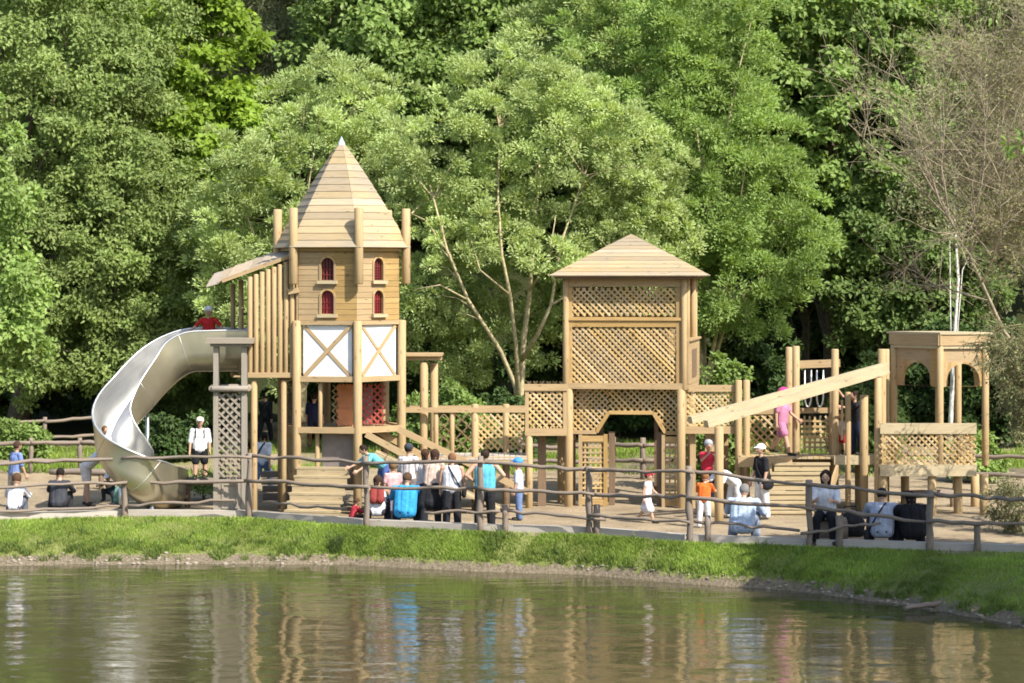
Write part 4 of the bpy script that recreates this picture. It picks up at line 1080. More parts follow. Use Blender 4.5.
tree('broadleaf_tree', 'tall dark-leaved tree at the top centre-left, above the spire', 'tree', PX(370, 40), 40,
     [B(385, 30, 40, 2.8, 2.8, 3.2), B(352, 95, 40, 2.2, 2.3, 2.4), B(395, 95, 40, 2.6, 2.5, 2.6), B(380, -70, 41, 3.0, 3, 3)], L_MID, 440, 80, .65, .26, .17, 16, r0=.34, group=TG)
tree('broadleaf_tree', 'tall dark-leaved tree at the top centre, behind the pale ash crowns', 'tree', PX(480, 41), 41,
     [B(470, 20, 41, 3.4, 3, 3.4), B(520, 70, 41, 2.8, 2.6, 3.0), B(440, 110, 41, 2.6, 2.4, 2.4), B(550, 0, 41, 3, 3, 3)], L_MID, 440, 80, .65, .26, .17, 17, r0=.34, group=TG)
# the many-stemmed ash in the middle with its visible limbs
ax_, ay_ = PX(519, 18), 18.0
ash = thing('ash_tree', 'many-stemmed pale ash with bare forking limbs behind the walkway', 'tree', (ax_, ay_, gz(ax_, ay_)), 0, TG)
gA = np.random.default_rng(18)
blobs = [B(500, 100, 18, 1.7, 1.9, 1.3), B(440, 160, 18, 1.6, 1.8, 1.5), B(560, 130, 18, 1.9, 1.9, 1.6), B(620, 150, 18.5, 1.6, 1.8, 1.5), B(470, 215, 18.5, 1.8, 1.8, 1.5), B(560, 215, 18.6, 1.9, 1.7, 1.5),
         B(425, 260, 19, 1.5, 1.5, 1.6), B(470, 300, 19.8, 1.3, 1.3, 1.2), B(600, 215, 18.6, 1.8, 1.8, 1.6), B(545, 90, 18.2, 1.2, 1.4, 1.0), B(640, 230, 19, 1.5, 1.5, 1.7), B(440, 340, 20, 1.3, 1.2, 1.2), B(480, 345, 20.5, 1.2, 1.2, 1.1), B(560, 325, 20, 1.2, 1.2, 1.3), B(600, 290, 19.5, 1.3, 1.3, 1.4), B(515, 300, 20.5, 1.3, 1.2, 1.2), B(455, 250, 16.6, .8, .7, .8), B(540, 255, 16.5, .8, .7, .7), B(575, 270, 16.6, .6, .6, .6), B(420, 300, 18.5, 1.1, 1.1, 1.2), B(490, 230, 16.6, .7, .6, .6)]
bl = [(b[0] - ax_, b[1] - ay_, b[2] - ash.location.z, b[3], b[4], b[5]) for b in blobs]
cl, cd = crown_points(gA, bl, 1250, .62)
v = make_leaves(gA, cl, cd, 110, .32, .135, .052, 'tuft')
npmesh('crown', v, quads(len(v) // 4), L_PALE, ash)
mb = MB(); tipz = ash.location
def stem(pts, r):
    q = [P(px, py, 18 + dy) - ash.location for px, py, dy in pts]; mb.tube(q, [.72 * r * (1 - .72 * k / (len(q) - 1)) for k in range(len(q))], 8, jit=.08)
    return q
stems = [stem([(519, 432, 0), (521, 385, 0), (524, 335, 0), (529, 300, -.2), (533, 250, -.4), (540, 160, 0)], .16),
         stem([(521, 420, -.1), (515, 385, -.1), (500, 350, -.5), (468, 300, -1.2), (447, 250, -1.5), (430, 185, -1)], .12),
         stem([(519, 410, -.1), (516, 345, -.3), (510, 295, -1.2), (502, 255, -1.5), (498, 200, -1), (500, 110, 0)], .10),
         stem([(522, 360, -.1), (538, 334, -.8), (551, 305, -1.3), (562, 240, -1.2), (590, 160, -.5)], .10),
         stem([(447, 250, -1.5), (425, 220, -1.2), (408, 212, -.8)], .045), stem([(468, 300, -1.2), (440, 285, -1.6), (412, 290, -1.4)], .045),
         stem([(510, 295, -1.2), (480, 270, -1.8), (468, 230, -1.6)], .05), stem([(530, 290, -.3), (548, 262, -1.4), (556, 215, -1.3)], .05), stem([(551, 305, -1.3), (585, 285, -1.2), (615, 240, -.6)], .05)]
dense = [a.lerp(b, t) for st in stems for a, b in zip(st[1:], st[2:]) for t in (0, .2, .4, .6, .8)]
for i in gA.choice(len(cl), 90, replace=False):
    e = Vector(cl[i]); s = min(dense, key=lambda q: (q - e).length + max(0, q.z + .2 - e.z) * 4 + .5 * float(gA.random()))
    if (s - e).length > 2.2: continue
    m_ = s.lerp(e, .5) + Vector((gA.normal() * .12, gA.normal() * .12, .12))
    mb.tube([s, m_, e], [.028, .018, .007], 5, cap=False)
mb.build('trunk', M_BARKP, ash)
tree('ash_tree', 'broad pale green tree behind and right of the lattice house', 'tree', PX(700, 23), 23,
     [B(690, 120, 23, 2.6, 2.4, 2.4), B(640, 60, 24, 2.4, 2.2, 2.3), B(740, 190, 22.5, 2.2, 2.0, 2.0), B(690, 220, 22.5, 2.2, 2, 2.0), B(775, 250, 22, 1.6, 1.6, 1.2), B(730, 290, 22, 1.9, 1.7, 1.3), B(660, 290, 22.5, 1.8, 1.7, 1.6), B(700, 20, 24, 2.4, 2.4, 2.2)], L_FRESH, 720, 120, .40, .155, .062, 19, 'tuft', shell=.65, r0=.24, group=TG, bark=M_BARKP)
tree('ash_tree', 'pale high crown between the dark top-centre trees and the broad green tree', 'tree', PX(610, 34), 34,
     [B(600, 30, 34, 2.8, 2.6, 2.8), B(650, -10, 34, 2.8, 2.6, 2.6), B(590, 105, 34, 2.0, 2, 2.2)], L_PALE, 420, 115, .5, .19, .07, 20, 'tuft', shell=.65, r0=.28, group=TG, bark=M_BARKP)
tree('maple_tree', 'dark green maple with a thick bare trunk behind the gate posts', 'tree', PX(836, 27), 27,
     [B(820, 90, 28, 2.8, 2.6, 2.8), B(760, 60, 28.5, 2.3, 2.4, 2.6), B(870, 150, 27, 2.2, 2.2, 2.2), B(790, 200, 27.5, 1.8, 1.8, 1.6), B(850, 230, 27, 2.0, 1.9, 1.5), B(820, 10, 29, 3, 2.8, 2.6), B(890, 60, 28, 2.2, 2.2, 2.4)], L_MID, 480, 85, .55, .25, .16, 21, r0=.30, group=TG, flat=.55)
tree('broadleaf_tree', 'slim dark tree standing just left of the thick-trunked maple', 'tree', PX(808, 29), 29,
     [B(800, 240, 29.5, 1.6, 1.6, 1.4), B(770, 150, 30, 2.0, 2, 2.4)], L_DARK, 160, 80, .55, .22, .14, 22, r0=.16, group=TG)
tree('broadleaf_tree', 'yellow-green sunlit crown at the top right edge', 'tree', PX(885, 48), 48,
     [B(880, 5, 48, 3.6, 3, 2.6), B(930, -10, 48, 3.4, 3, 3), B(820, -20, 48, 3.4, 3, 3)], L_YELLOW, 400, 80, .7, .28, .19, 23, r0=.34, group=TG)
tree('broadleaf_tree', 'dark tree in the shade behind the arched pavilion', 'tree', PX(905, 26), 26,
     [B(900, 240, 26, 2.0, 1.8, 2.0), B(870, 300, 26, 1.6, 1.6, 1.2), B(940, 290, 26, 2.0, 1.8, 1.8), B(960, 190, 27, 2.2, 2, 2.6)], L_DARK, 320, 85, .5, .2, .12, 24, r0=.22, group=TG)
tree('broadleaf_tree', 'light green tree reaching in at the left edge, nearest of the left trees', 'tree', PX(-45, 13), 13,
     [B(-10, 290, 13, 1.3, 1.3, 1.5), B(5, 345, 13, 1.0, 1.1, .9), B(-50, 200, 13.5, 2.0, 1.8, 2.4), B(-60, 330, 13, 1.6, 1.6, 1.6), B(15, 310, 13, .7, .8, .9)], L_FRESH, 260, 80, .4, .19, .12, 25, r0=.2, group=TG)
# further rows that close the wood
k = 0
for px, Y, py, mat, lab in ((60, 52, -30, L_MID, 'far tree crown at the top left behind the olive tree'), (215, 55, -10, L_DARK, 'far dark tree crown behind the bright maple'),
                            (420, 55, 60, L_DARK, 'far dark tree crown filling the gap above the spire'), (560, 54, 40, L_DARK, 'far dark tree behind the top centre crowns'),
                            (690, 50, -10, L_MID, 'far mid-green tree behind the broad pale tree'), (780, 52, 60, L_DARK, 'far dark tree behind the thick-trunked maple'), (980, 46, 60, L_MID, 'far tree behind the bare willow at the right')):
    tree('forest_tree', lab, 'tree', PX(px, Y), Y, [B(px, py, Y, 4.2, 3.4, 4.6), B(px - 40, py + 120, Y, 3.4, 3, 3.6), B(px + 45, py + 110, Y, 3.4, 3, 3.6)], mat, 360, 75, .8, .32, .2, 40 + k, r0=.34, group='far trees on the wooded slope')
    k += 1
# undergrowth shrubs
def shrub(label, px, Y, w, h, mat, seed, n=60, per=90, ln=.15, wd=.1, group=None, style='leaf'):
    x = PX(px, Y); z = gz(x, Y)
    return tree('shrub', label, 'shrub', x, Y, [(x, Y, z + h * .5, w * .6, w * .5, h * .5), (x + w * .35, Y, z + h * .38, w * .4, w * .4, h * .36), (x - w * .4, Y, z + h * .4, w * .4, w * .4, h * .4)], mat, n, per, .3, ln, wd, seed, style, r0=.04, limbs=8, group=group, shell=.3)
shrub('light green bush beside the right corner of the lattice house', 716, 8.5, 1.0, 3.5, L_MID, 60, 90, 90)
shrub('leafy low bush behind the walkway, right of the pergola', 440, 15, 1.7, 2.6, L_MID, 61, 90)
shrub('low bush at the foot of the ash behind the walkway', 492, 16, 1.6, 2.2, L_BUSH, 62, 80)
shrub('small yellow-green bush at the base of the grey pillar', 206, 6.5, .5, .55, L_FRESH, 63, 26, 60, .09, .05)
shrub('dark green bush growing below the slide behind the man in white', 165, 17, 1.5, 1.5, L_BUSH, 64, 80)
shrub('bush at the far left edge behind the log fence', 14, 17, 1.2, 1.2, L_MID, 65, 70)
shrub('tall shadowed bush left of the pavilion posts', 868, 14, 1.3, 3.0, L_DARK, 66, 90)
shrub('sunlit green bush behind the pavilion deck', 975, 11, 1.0, 1.2, L_FRESH, 67, 60)
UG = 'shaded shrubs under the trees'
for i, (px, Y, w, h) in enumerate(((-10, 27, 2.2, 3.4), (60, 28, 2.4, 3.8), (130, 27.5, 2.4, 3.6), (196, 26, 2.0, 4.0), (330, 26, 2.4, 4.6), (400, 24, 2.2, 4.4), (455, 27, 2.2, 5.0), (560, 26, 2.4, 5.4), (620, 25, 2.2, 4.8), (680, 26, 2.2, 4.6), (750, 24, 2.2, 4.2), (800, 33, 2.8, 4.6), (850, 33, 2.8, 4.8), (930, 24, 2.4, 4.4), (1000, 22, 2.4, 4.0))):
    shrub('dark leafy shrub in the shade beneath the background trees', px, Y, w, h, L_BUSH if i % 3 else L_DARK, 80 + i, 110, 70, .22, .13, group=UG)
# leafy mass on the far slope
gF = np.random.default_rng(99)
cx = gF.uniform(-34, 34, 900); cy_ = gF.uniform(58, 74, 900); cz_ = ground(cx, cy_) + gF.uniform(0, 13, 900)
cl = np.stack([cx, cy_, cz_], 1); cd = np.tile(np.array([[0, -.6, .5]]), (900, 1))
v = make_leaves(gF, cl, cd, 60, 1.3, .5, .34)
tag(npmesh('far_wood', v, quads(len(v) // 4), L_MID), kind='stuff')

# bare twiggy trees on the right
def twig_tree(name, label, x, y, z0, limbs, mats, seed, levels, leafmat_=None, leaf_n=0, droop=0.0, rmin=.008):
    g = random.Random(seed); root = thing(name, label, 'tree', (x, y, z0)); mb = MB(); tips = []
    def grow(p, d, l, r, lev):
        pts = [p]; rad = [r]; q = p; dd = d.copy(); n = 4
        for k in range(n):
            dd = (dd + Vector((g.gauss(0, .16), g.gauss(0, .16), g.gauss(0, .12) - droop * (1 + lev) * .25))).normalized(); q = q + dd * l / n; pts.append(q); rad.append(max(rmin * .8, r * (1 - .7 * (k + 1) / n)))
        mb.tube(pts, rad, 7 if lev == 0 else (5 if lev == 1 else 3), cap=False)
        if lev >= levels[0]:
            tips.extend(pts[1:]); return
        for _ in range(levels[1 + lev]):
            t = g.uniform(.55 if lev == 0 else .2, 1.0); i = min(int(t * n), n - 1); s = pts[i].lerp(pts[i + 1], t * n - i)
            a = Vector((g.gauss(0, 1), g.gauss(0, 1), g.gauss(.15, .8))).normalized(); nd = (dd * .75 + a * .75).normalized()
            grow(s, nd, l * (g.uniform(.24, .42) if lev == 0 else g.uniform(.4, .65)), max(rmin, r * .42), lev + 1)
    for (p, d, l, r) in limbs: grow(Vector(p), Vector(d).normalized(), l, r, 0)
    mb.build('trunk', mats, root)
    if leaf_n:
        gg = np.random.default_rng(seed); T = np.array([list(t) for t in tips]); T = T[gg.integers(0, len(T), leaf_n)] + gg.normal(size=(leaf_n, 3)) * .06
        v = leaf_cards(gg, T, unit(gg.normal(size=(leaf_n, 3)) + np.array([0, 0, -.3])), unit(gg.normal(size=(leaf_n, 3)) + np.array([0, 0, .7])), .10, .045)
        npmesh('crown', v, quads(leaf_n), leafmat_, root)
    return root
x, y = PX(1076, 9), 9.0
twig_tree('bare_tree', 'bare brown-twigged tree filling the upper right corner', x, y, gz(x, y),
          [((0, 0, -.1), (-.04, 0, 1), 10, 0.072), ((.1, 0, 2.5), (.4, 0, 1), 7, 0.036), ((0, 0, 2), (-.25, -.1, 1), 8, 0.036), ((0, 0, 3), (-.4, .1, 1), 7, 0.030), ((0, 0, 1.5), (-.12, .2, 1), 8, 0.033),  ((0, 0, 4.5), (-.4, -.2, 1), 3.6, 0.027), ((0, 0, 5), (-.45, .2, 1), 5.0, 0.030), ((0, 0, 6.5), (-.3, -.1, 1), 5, 0.027), ((0, 0, 7.5), (-.5, .0, 1), 4.5, 0.024), ((0, 0, 3.5), (-.2, .4, 1), 4.6, 0.030)],
          M_TWIG, 5, (3, 13, 10, 6), L_BUDS, 20000, rmin=.006)
x, y = PX(1062, -1.5), -1.5
twig_tree('drooping_tree', 'mossy drooping bare tree hanging over the right end of the fence', x, y, gz(x, y),
          [((0, 0, -.1), (-.1, 0, 1), 4.6, .10), ((0, 0, .8), (-.5, -.1, .8), 1.9, .05), ((0, 0, 1.4), (-.5, .1, .9), 1.9, .05), ((0, 0, .4), (-.7, 0, .35), 1.5, .04), ((0, 0, 2), (-.5, -.2, .9), 2.2, .05), ((0, 0, 2.6), (-.3, .2, 1), 2.4, .04), ((0, 0, .2), (-.5, -.4, .25), 1.5, .035), ((0, 0, 3), (-.5, 0, .6), 2.0, .04), ((0, 0, .1), (-.9, -.3, .15), 1.3, .03)],
          M_TWIG2, 8, (3, 9, 8, 6), L_WILLOW, 5000, droop=.16, rmin=.007)
tree('broadleaf_tree', 'pale green tree filling the wood behind the bare right-hand tree', 'tree', PX(985, 30), 30,
     [B(960, 120, 30, 2.4, 2.2, 2.8), B(1010, 60, 31, 2.8, 2.6, 3.0), B(1000, 210, 29, 2.4, 2.2, 2.4), B(930, 200, 30, 1.8, 1.8, 1.8)], L_WILLOW, 420, 85, .5, .2, .11, 26, r0=.24, group=TG)
# birch stem among them
x, y = PX(948, 16), 16.0
birch = tree('birch_tree', 'slim white birch trunk rising behind the pavilion roof', 'tree', x, y, [B(955, 130, 16, 1.2, 1.2, 1.8), B(940, 190, 16, 1.0, 1.0, 1.2)], L_WILLOW, 110, 40, .4, .12, .07, 70, r0=.075, bark=M_BIRCH, limbs=3, group=TG, top=(.25, 0, 9.0))
# tree on the near right bank, outside the picture, that shades the right of the bank
tree('broadleaf_tree', 'broad leafy tree on the right bank just outside the picture', 'tree', 15.0, -13.5, [(12.4, -10.2, 7.2, 2.3, 2.6, 1.9), (14.8, -12.6, 7.8, 2.8, 2.8, 2.2), (13.2, -14.2, 7.2, 2.3, 2.4, 1.9)], L_MID, 420, 90, .5, .2, .13, 71, r0=.25, group=TG)
# tuft on the shore
x, y = PX(336, -.9), -.9
gT = np.random.default_rng(4); n = 260
a = gT.uniform(0, 6.283, n); r = gT.random(n) ** .5 * .16
tuft = blades('sedge_tuft', x + np.cos(a) * r, y + np.sin(a) * r, .10, .28, .02, leafmat('sedge_blade', (.05, .085, .02), (.08, .12, .03), (.13, .17, .06)), 44, lean=.9)
tag(tuft, 'tuft of tall sedge on the muddy shore below the tower', 'sedge')

# ------------------------------------------------------------------ people
PEND = []; JN = {}
def cap_mesh(V, Fc, a, b, ra, rb, n=10):
    a, b = Vector(a), Vector(b)
    d = b - a
    if d.length < 1e-5: d = Vector((0, 0, 1e-4))
    dd, s, u = basis(d); o = len(V); rings = []
    for k in range(4): t = -math.pi / 2 + (math.pi / 2) * k / 3.5; rings.append((a + dd * ra * math.sin(t), ra * math.cos(t)))
    rings.append((a, ra)); rings.append((b, rb))
    for k in range(1, 5): t = (math.pi / 2) * k / 4.3; rings.append((b + dd * rb * math.sin(t), rb * math.cos(t)))
    for c, r in rings:
        for k in range(n): ang = 6.2832 * k / n; V.append(c + (s * math.cos(ang) + u * math.sin(ang)) * max(r, 1e-4))
    for i in range(len(rings) - 1):
        for k in range(n):
            k2 = (k + 1) % n; Fc.append([o + i * n + k, o + i * n + k2, o + (i + 1) * n + k2, o + (i + 1) * n + k])
    Fc.append([o + k for k in range(n)][::-1]); Fc.append([o + (len(rings) - 1) * n + k for k in range(n)])
def ell_mesh(V, Fc, c, ax, n=12, m=8):
    o = len(V); c = Vector(c); X_, Y_, Z_ = [Vector(q) for q in ax]
    for j in range(m + 1):
        th = math.pi * (j + (.02 if j == 0 else (-.02 if j == m else 0))) / m
        for k in range(n): a = 6.2832 * k / n; V.append(c + X_ * math.sin(th) * math.cos(a) + Y_ * math.sin(th) * math.sin(a) + Z_ * math.cos(th))
    for j in range(m):
        for k in range(n): k2 = (k + 1) % n; Fc.append([o + j * n + k, o + (j + 1) * n + k, o + (j + 1) * n + k2, o + j * n + k2])
    Fc.append([o + k for k in range(n)]); Fc.append([o + m * n + k for k in range(n)][::-1])
def voxobj(name, V, Fc, mat, parent, vox, smooth=2):
    me = bpy.data.meshes.new(name); me.from_pydata([tuple(v) for v in V], [], Fc); me.materials.append(mat); me.update()
    o = bpy.data.objects.new(name, me); COL.objects.link(o); o.parent = parent
    md = o.modifiers.new('surface', 'REMESH'); md.mode = 'VOXEL'; md.voxel_size = vox; md.use_smooth_shade = True
    if smooth: sm_ = o.modifiers.new('smooth', 'SMOOTH'); sm_.iterations = smooth; sm_.factor = .5
    PEND.append(o); return o
def pv(f, ab, s): f, ab = R(f), R(ab); return Vector((s * math.sin(ab), -math.sin(f) * math.cos(ab), -math.cos(f) * math.cos(ab)))
STAND = dict(lean=2, legs=[(4, 4, 4), (-3, 4, 3)], arms=[(5, 10, 15), (2, 9, 12)])
WALK = dict(lean=4, legs=[(22, 3, 8), (-18, 3, 18)], arms=[(-18, 9, 20), (22, 8, 30)])
SITLOW = dict(lean=20, legs=[(114, 12, 125), (118, 14, 130)], arms=[(32, 22, 58, -8), (38, 18, 62, -10)], head=14)
SQUAT = dict(lean=30, legs=[(105, 14, 125), (100, 14, 122)], arms=[(60, 8, 20), (55, 8, 25)], head=8)
BEND = dict(lean=58, legs=[(10, 6, 8), (-4, 6, 4)], arms=[(30, 8, 20), (18, 10, 25)], head=5)
HIPS = dict(lean=0, legs=[(3, 5, 3), (-2, 6, 2)], arms=[(-22, 38, 62, -42), (-22, 38, 62, -42)])
def person(label, px, Y, H, rz, pose, shirt=(.7, .7, .7), sleeve=.5, pants=(.03, .03, .035), pl='long', hair=(.03, .02, .014), hairlen=0, cap=None, brim=True, shoe=(.05, .045, .04), skin=(.42, .25, .17), kid=False, z=None, face=False, bulk=1.0, skirt=False, dy=0.0):
    x = PX(px, Y); gz0 = gz(x, Y) if z is None else z
    root = thing('person', label, 'person', (x, Y, gz0), R(rz))
    hs = 1.28 if kid else 1.0; h = H; k = bulk * (1.06 if kid else 1.0)
    lean = R(pose.get('lean', 0)); up = Vector((0, -math.sin(lean), math.cos(lean))); fw = Vector((0, -math.cos(lean), -math.sin(lean)))
    feet = []; J = []
    for s, (f, ab, kn) in zip((-1, 1), pose['legs']):
        hip = Vector((s * .052 * h, 0, 0)); knee = hip + pv(f, ab, s) * .245 * h; ank = knee + pv(f - kn, ab * .4, s) * .235 * h
        yaw = R(8) * s; toe = ank + Vector((math.sin(yaw) * .1 * h, -math.cos(yaw) * .105 * h, -.018 * h)); J.append((hip, knee, ank, toe)); feet.append(min(ank.z - .026 * h, toe.z - .018 * h))
    base = -min(feet); O = Vector((0, 0, base))
    pel = O.copy(); chest = pel + up * .215 * h; nb = pel + up * .300 * h
    hp = lean * .45 - R(0) + R(pose.get('head', 0)); hu = Vector((0, -math.sin(hp), math.cos(hp))); hf = Vector((0, -math.cos(hp), -math.sin(hp)))
    hy = R(pose.get('yaw', 0)); hsd = Vector((1, 0, 0)); hf = (hf * math.cos(hy) + hsd * math.sin(hy)); hsd = hf.cross(hu)
    if hsd.length < .1: hsd = Vector((1, 0, 0))
    hsd.normalize()
    hr = .066 * h * hs; hc = nb + up * .035 * h + hu * (hr * 1.12) + hf * .012 * h
    V, Fc = [], []; C = lambda a, b, ra, rb: cap_mesh(V, Fc, a, b, ra, rb)
    C(pel + up * .01 * h, chest, .062 * h * k, .064 * h * k); C(chest, nb - up * .03 * h, .064 * h * k, .04 * h * k)
    for s in (-1, 1):
        C(pel + Vector((s * .042 * h * k, 0, .0)), chest + Vector((s * .048 * h * k, 0, 0)), .056 * h * k, .056 * h * k)
        C(chest + Vector((s * .045 * h * k, 0, 0)), nb + Vector((s * .05 * h * k, 0, 0)) - up * .02 * h, .056 * h * k, .038 * h * k)
        C(nb - up * .015 * h, nb + Vector((s * .105 * h * k, 0, 0)) - up * .022 * h, .034 * h, .032 * h * k)
    C(nb - up * .02 * h, hc - hu * hr * .5, .031 * h, .028 * h * (1.1 if kid else 1))
    ell_mesh(V, Fc, hc, (hsd * hr * .76, hf * hr * .92, hu * hr * 1.05), 14, 10)
    C(hc - hu * hr * .62 + hf * hr * .30, hc - hu * hr * .70 + hf * hr * .52, hr * .40, hr * .28)           # jaw
    C(hc + hf * hr * .86 + hu * hr * .08, hc + hf * hr * 1.02 - hu * hr * .16, hr * .09, hr * .15)           # nose
    for s in (-1, 1): ell_mesh(V, Fc, hc + hsd * s * hr * .78 - hf * hr * .05, (hsd * hr * .10, hf * hr * .16, hu * hr * .26), 8, 6)
    arms = []
    for s, A in zip((-1, 1), pose['arms']):
        f, ab, e = A[:3]; ab2 = A[3] if len(A) > 3 else ab * .3
        sh = nb + Vector((s * .112 * h * k, 0, 0)) - up * .022 * h; el = sh + pv(f + math.degrees(lean) * .3, ab, s) * .165 * h; wr = el + pv(f + e + math.degrees(lean) * .3, ab2, s) * .145 * h
        arms.append((sh, el, wr)); C(sh, el, .029 * h * k, .023 * h * k); C(el, wr, .023 * h * k, .0155 * h * k)
        d = (wr - el).normalized(); dd, sd, uu = basis(d, (s, .3, .2)); fwd = sd if sd.y < 0 else -sd
        pm = wr + d * .045 * h; C(wr, pm, .016 * h, .017 * h); C(wr + fwd * .012 * h + d * .012 * h, pm + fwd * .013 * h, .011 * h, .011 * h); C(wr - fwd * .010 * h + d * .012 * h, pm - fwd * .014 * h, .011 * h, .010 * h)
        inn = Vector((-s, 0, 0)); fr = max(.0052 * h, .0065)
        for j, (o_, fl) in enumerate(((.024, .040), (.009, .046), (-.007, .042), (-.022, .032))):
            b0 = pm + fwd * o_ * h * .95; b1 = b0 + (d + inn * .12 + fwd * o_ * 3).normalized() * fl * .55 * h; b2 = b1 + (d * .8 + inn * .5).normalized() * fl * .45 * h
            C(b0 - d * .01 * h, b1, fr * 1.1, fr); C(b1, b2, fr, fr * .85)
        t0 = wr + d * .018 * h + fwd * .016 * h; t1 = t0 + (d * .6 + fwd * .8).normalized() * .028 * h; t2 = t1 + (d + fwd * .2).normalized() * .02 * h
        C(t0, t1, fr * 1.3, fr * 1.1); C(t1, t2, fr * 1.1, fr * .9)
    for s, (hip, knee, ank, toe) in zip((-1, 1), J):
        hip, knee, ank, toe = hip + O, knee + O, ank + O, toe + O
        C(hip, knee, .052 * h * k, .034 * h * k); C(knee, ank + (knee - ank) * .35, .034 * h * k, .032 * h * k); C(ank + (knee - ank) * .5, ank, .032 * h * k, .021 * h)
        C(ank - Vector((0, 0, .012 * h)), toe, .022 * h, .016 * h)
    bm_ = skinm(skin)
    vox = .0095 if not kid else .008
    voxobj('body', V, Fc, bm_, root, vox, 2)
    # shirt
    V, Fc = [], []; m = .0075 * h + .004
    cap_mesh(V, Fc, pel + up * .005 * h, chest, .064 * h * k + m, .067 * h * k + m); cap_mesh(V, Fc, chest, nb - up * .035 * h, .067 * h * k + m, .04 * h * k + m)
    for s in (-1, 1):
        C = lambda a, b, ra, rb: cap_mesh(V, Fc, a, b, ra, rb)
        C(pel + Vector((s * .045 * h * k, 0, 0)) - up * (.0 * h), chest + Vector((s * .05 * h * k, 0, 0)), .058 * h * k + m, .056 * h * k + m)
        C(chest + Vector((s * .046 * h * k, 0, 0)), nb + Vector((s * .05 * h * k, 0, 0)) - up * .025 * h, .056 * h * k + m, .038 * h * k + m * .8)
        if sleeve > 0: C(nb - up * .022 * h, nb + Vector((s * .105 * h * k, 0, 0)) - up * .024 * h, .031 * h + m * .5, .032 * h * k + m * .7)
    for (sh, el, wr) in arms:
        if sleeve > 0:
            t = min(1, sleeve / .55); e = sh.lerp(el, t); C(sh, e, .030 * h * k + m, .027 * h * k + m)
            if sleeve > .6: C(el, el.lerp(wr, min(1, (sleeve - .55) / .45) * .94), .026 * h * k + m, .020 * h * k + m * .8)
    voxobj('shirt', V, Fc, cloth(shirt), root, .012, 3)
    # trousers, shorts or skirt
    V, Fc = [], []
    for s, (hip, knee, ank, toe) in zip((-1, 1), J):
        hip, knee, ank = hip + O, knee + O, ank + O
        C(pel + Vector((s * .035 * h * k, 0, 0)) + up * .02 * h, hip, .056 * h * k + m * .8, .055 * h * k + m)
        if pl == 'long': C(hip, knee, .056 * h * k + m, .042 * h * k + m); C(knee, ank + (knee - ank) * .06, .042 * h * k + m, .035 * h * k + m)
        elif pl == 'short': C(hip, hip.lerp(knee, .72), .055 * h * k + m, .050 * h * k + m)
        if skirt: C(hip, hip.lerp(knee, .95) + Vector((s * .02 * h, 0, 0)), .06 * h * k + m, .072 * h * k + m)
    if skirt: C(pel + up * .03 * h, pel - Vector((0, 0, .2 * h)), .07 * h * k, .11 * h * k)
    voxobj('skirt' if skirt else ('trousers' if pl == 'long' else 'shorts'), V, Fc, cloth(pants), root, .012, 3)
    for (hip, knee, ank, toe) in J:
        V, Fc = [], []; a, t = ank + O, toe + O
        C(a - Vector((0, 0, .010 * h)), t, .026 * h, .0205 * h); C(a - Vector((0, 0, .012 * h)) + (a - t).normalized() * .012 * h, a, .022 * h, .024 * h)
        voxobj('shoe', V, Fc, cloth(shoe), root, .010, 1)
    # hair
    V, Fc = [], []
    ell_mesh(V, Fc, hc + hu * hr * .18 - hf * hr * (.10 if hairlen else .15), (hsd * hr * .88, hf * hr * .94, hu * hr * 1.0), 14, 10)
    if hairlen: 
        b0 = hc - hf * hr * .40 + hu * hr * .2; b1 = hc - hf * hr * .50 - hu * hr * (.6 + hairlen)
        for s in (-1, 0, 1): cap_mesh(V, Fc, b0 + hsd * s * hr * .52 + hf * (hr * .3 if s else 0), b1 + hsd * s * hr * .50 + hf * (hr * .55 if s else 0), hr * .5, hr * .30)
    voxobj('hair', V, Fc, cloth(hair), root, .011, 2)
    if cap is not None:
        V, Fc = [], []
        ell_mesh(V, Fc, hc + hu * hr * .36 - hf * hr * .12, (hsd * hr * .94, hf * hr * 1.05, hu * hr * .86), 14, 10)
        if brim: ell_mesh(V, Fc, hc + hu * hr * .42 + hf * hr * 1.05, (hsd * hr * .62, hf * hr * .55 - hu * hr * .08, hu * hr * .10), 12, 6)
        voxobj('cap', V, Fc, cloth(cap), root, .010, 1)
    if face:
        for s in (-1, 1):
            MB().ball(hc + hf * hr * .86 + hsd * s * hr * .32 + hu * hr * .10, hr * .065, 8, 6).build('eye', M_DARK, root)
        MB().ball(hc + hf * hr * .90 - hu * hr * .42, (hr * .17, hr * .06, hr * .035), 8, 6).build('mouth', M_LIP, root)
    JN[root.name] = (pel, nb, chest, h, k)
    return root
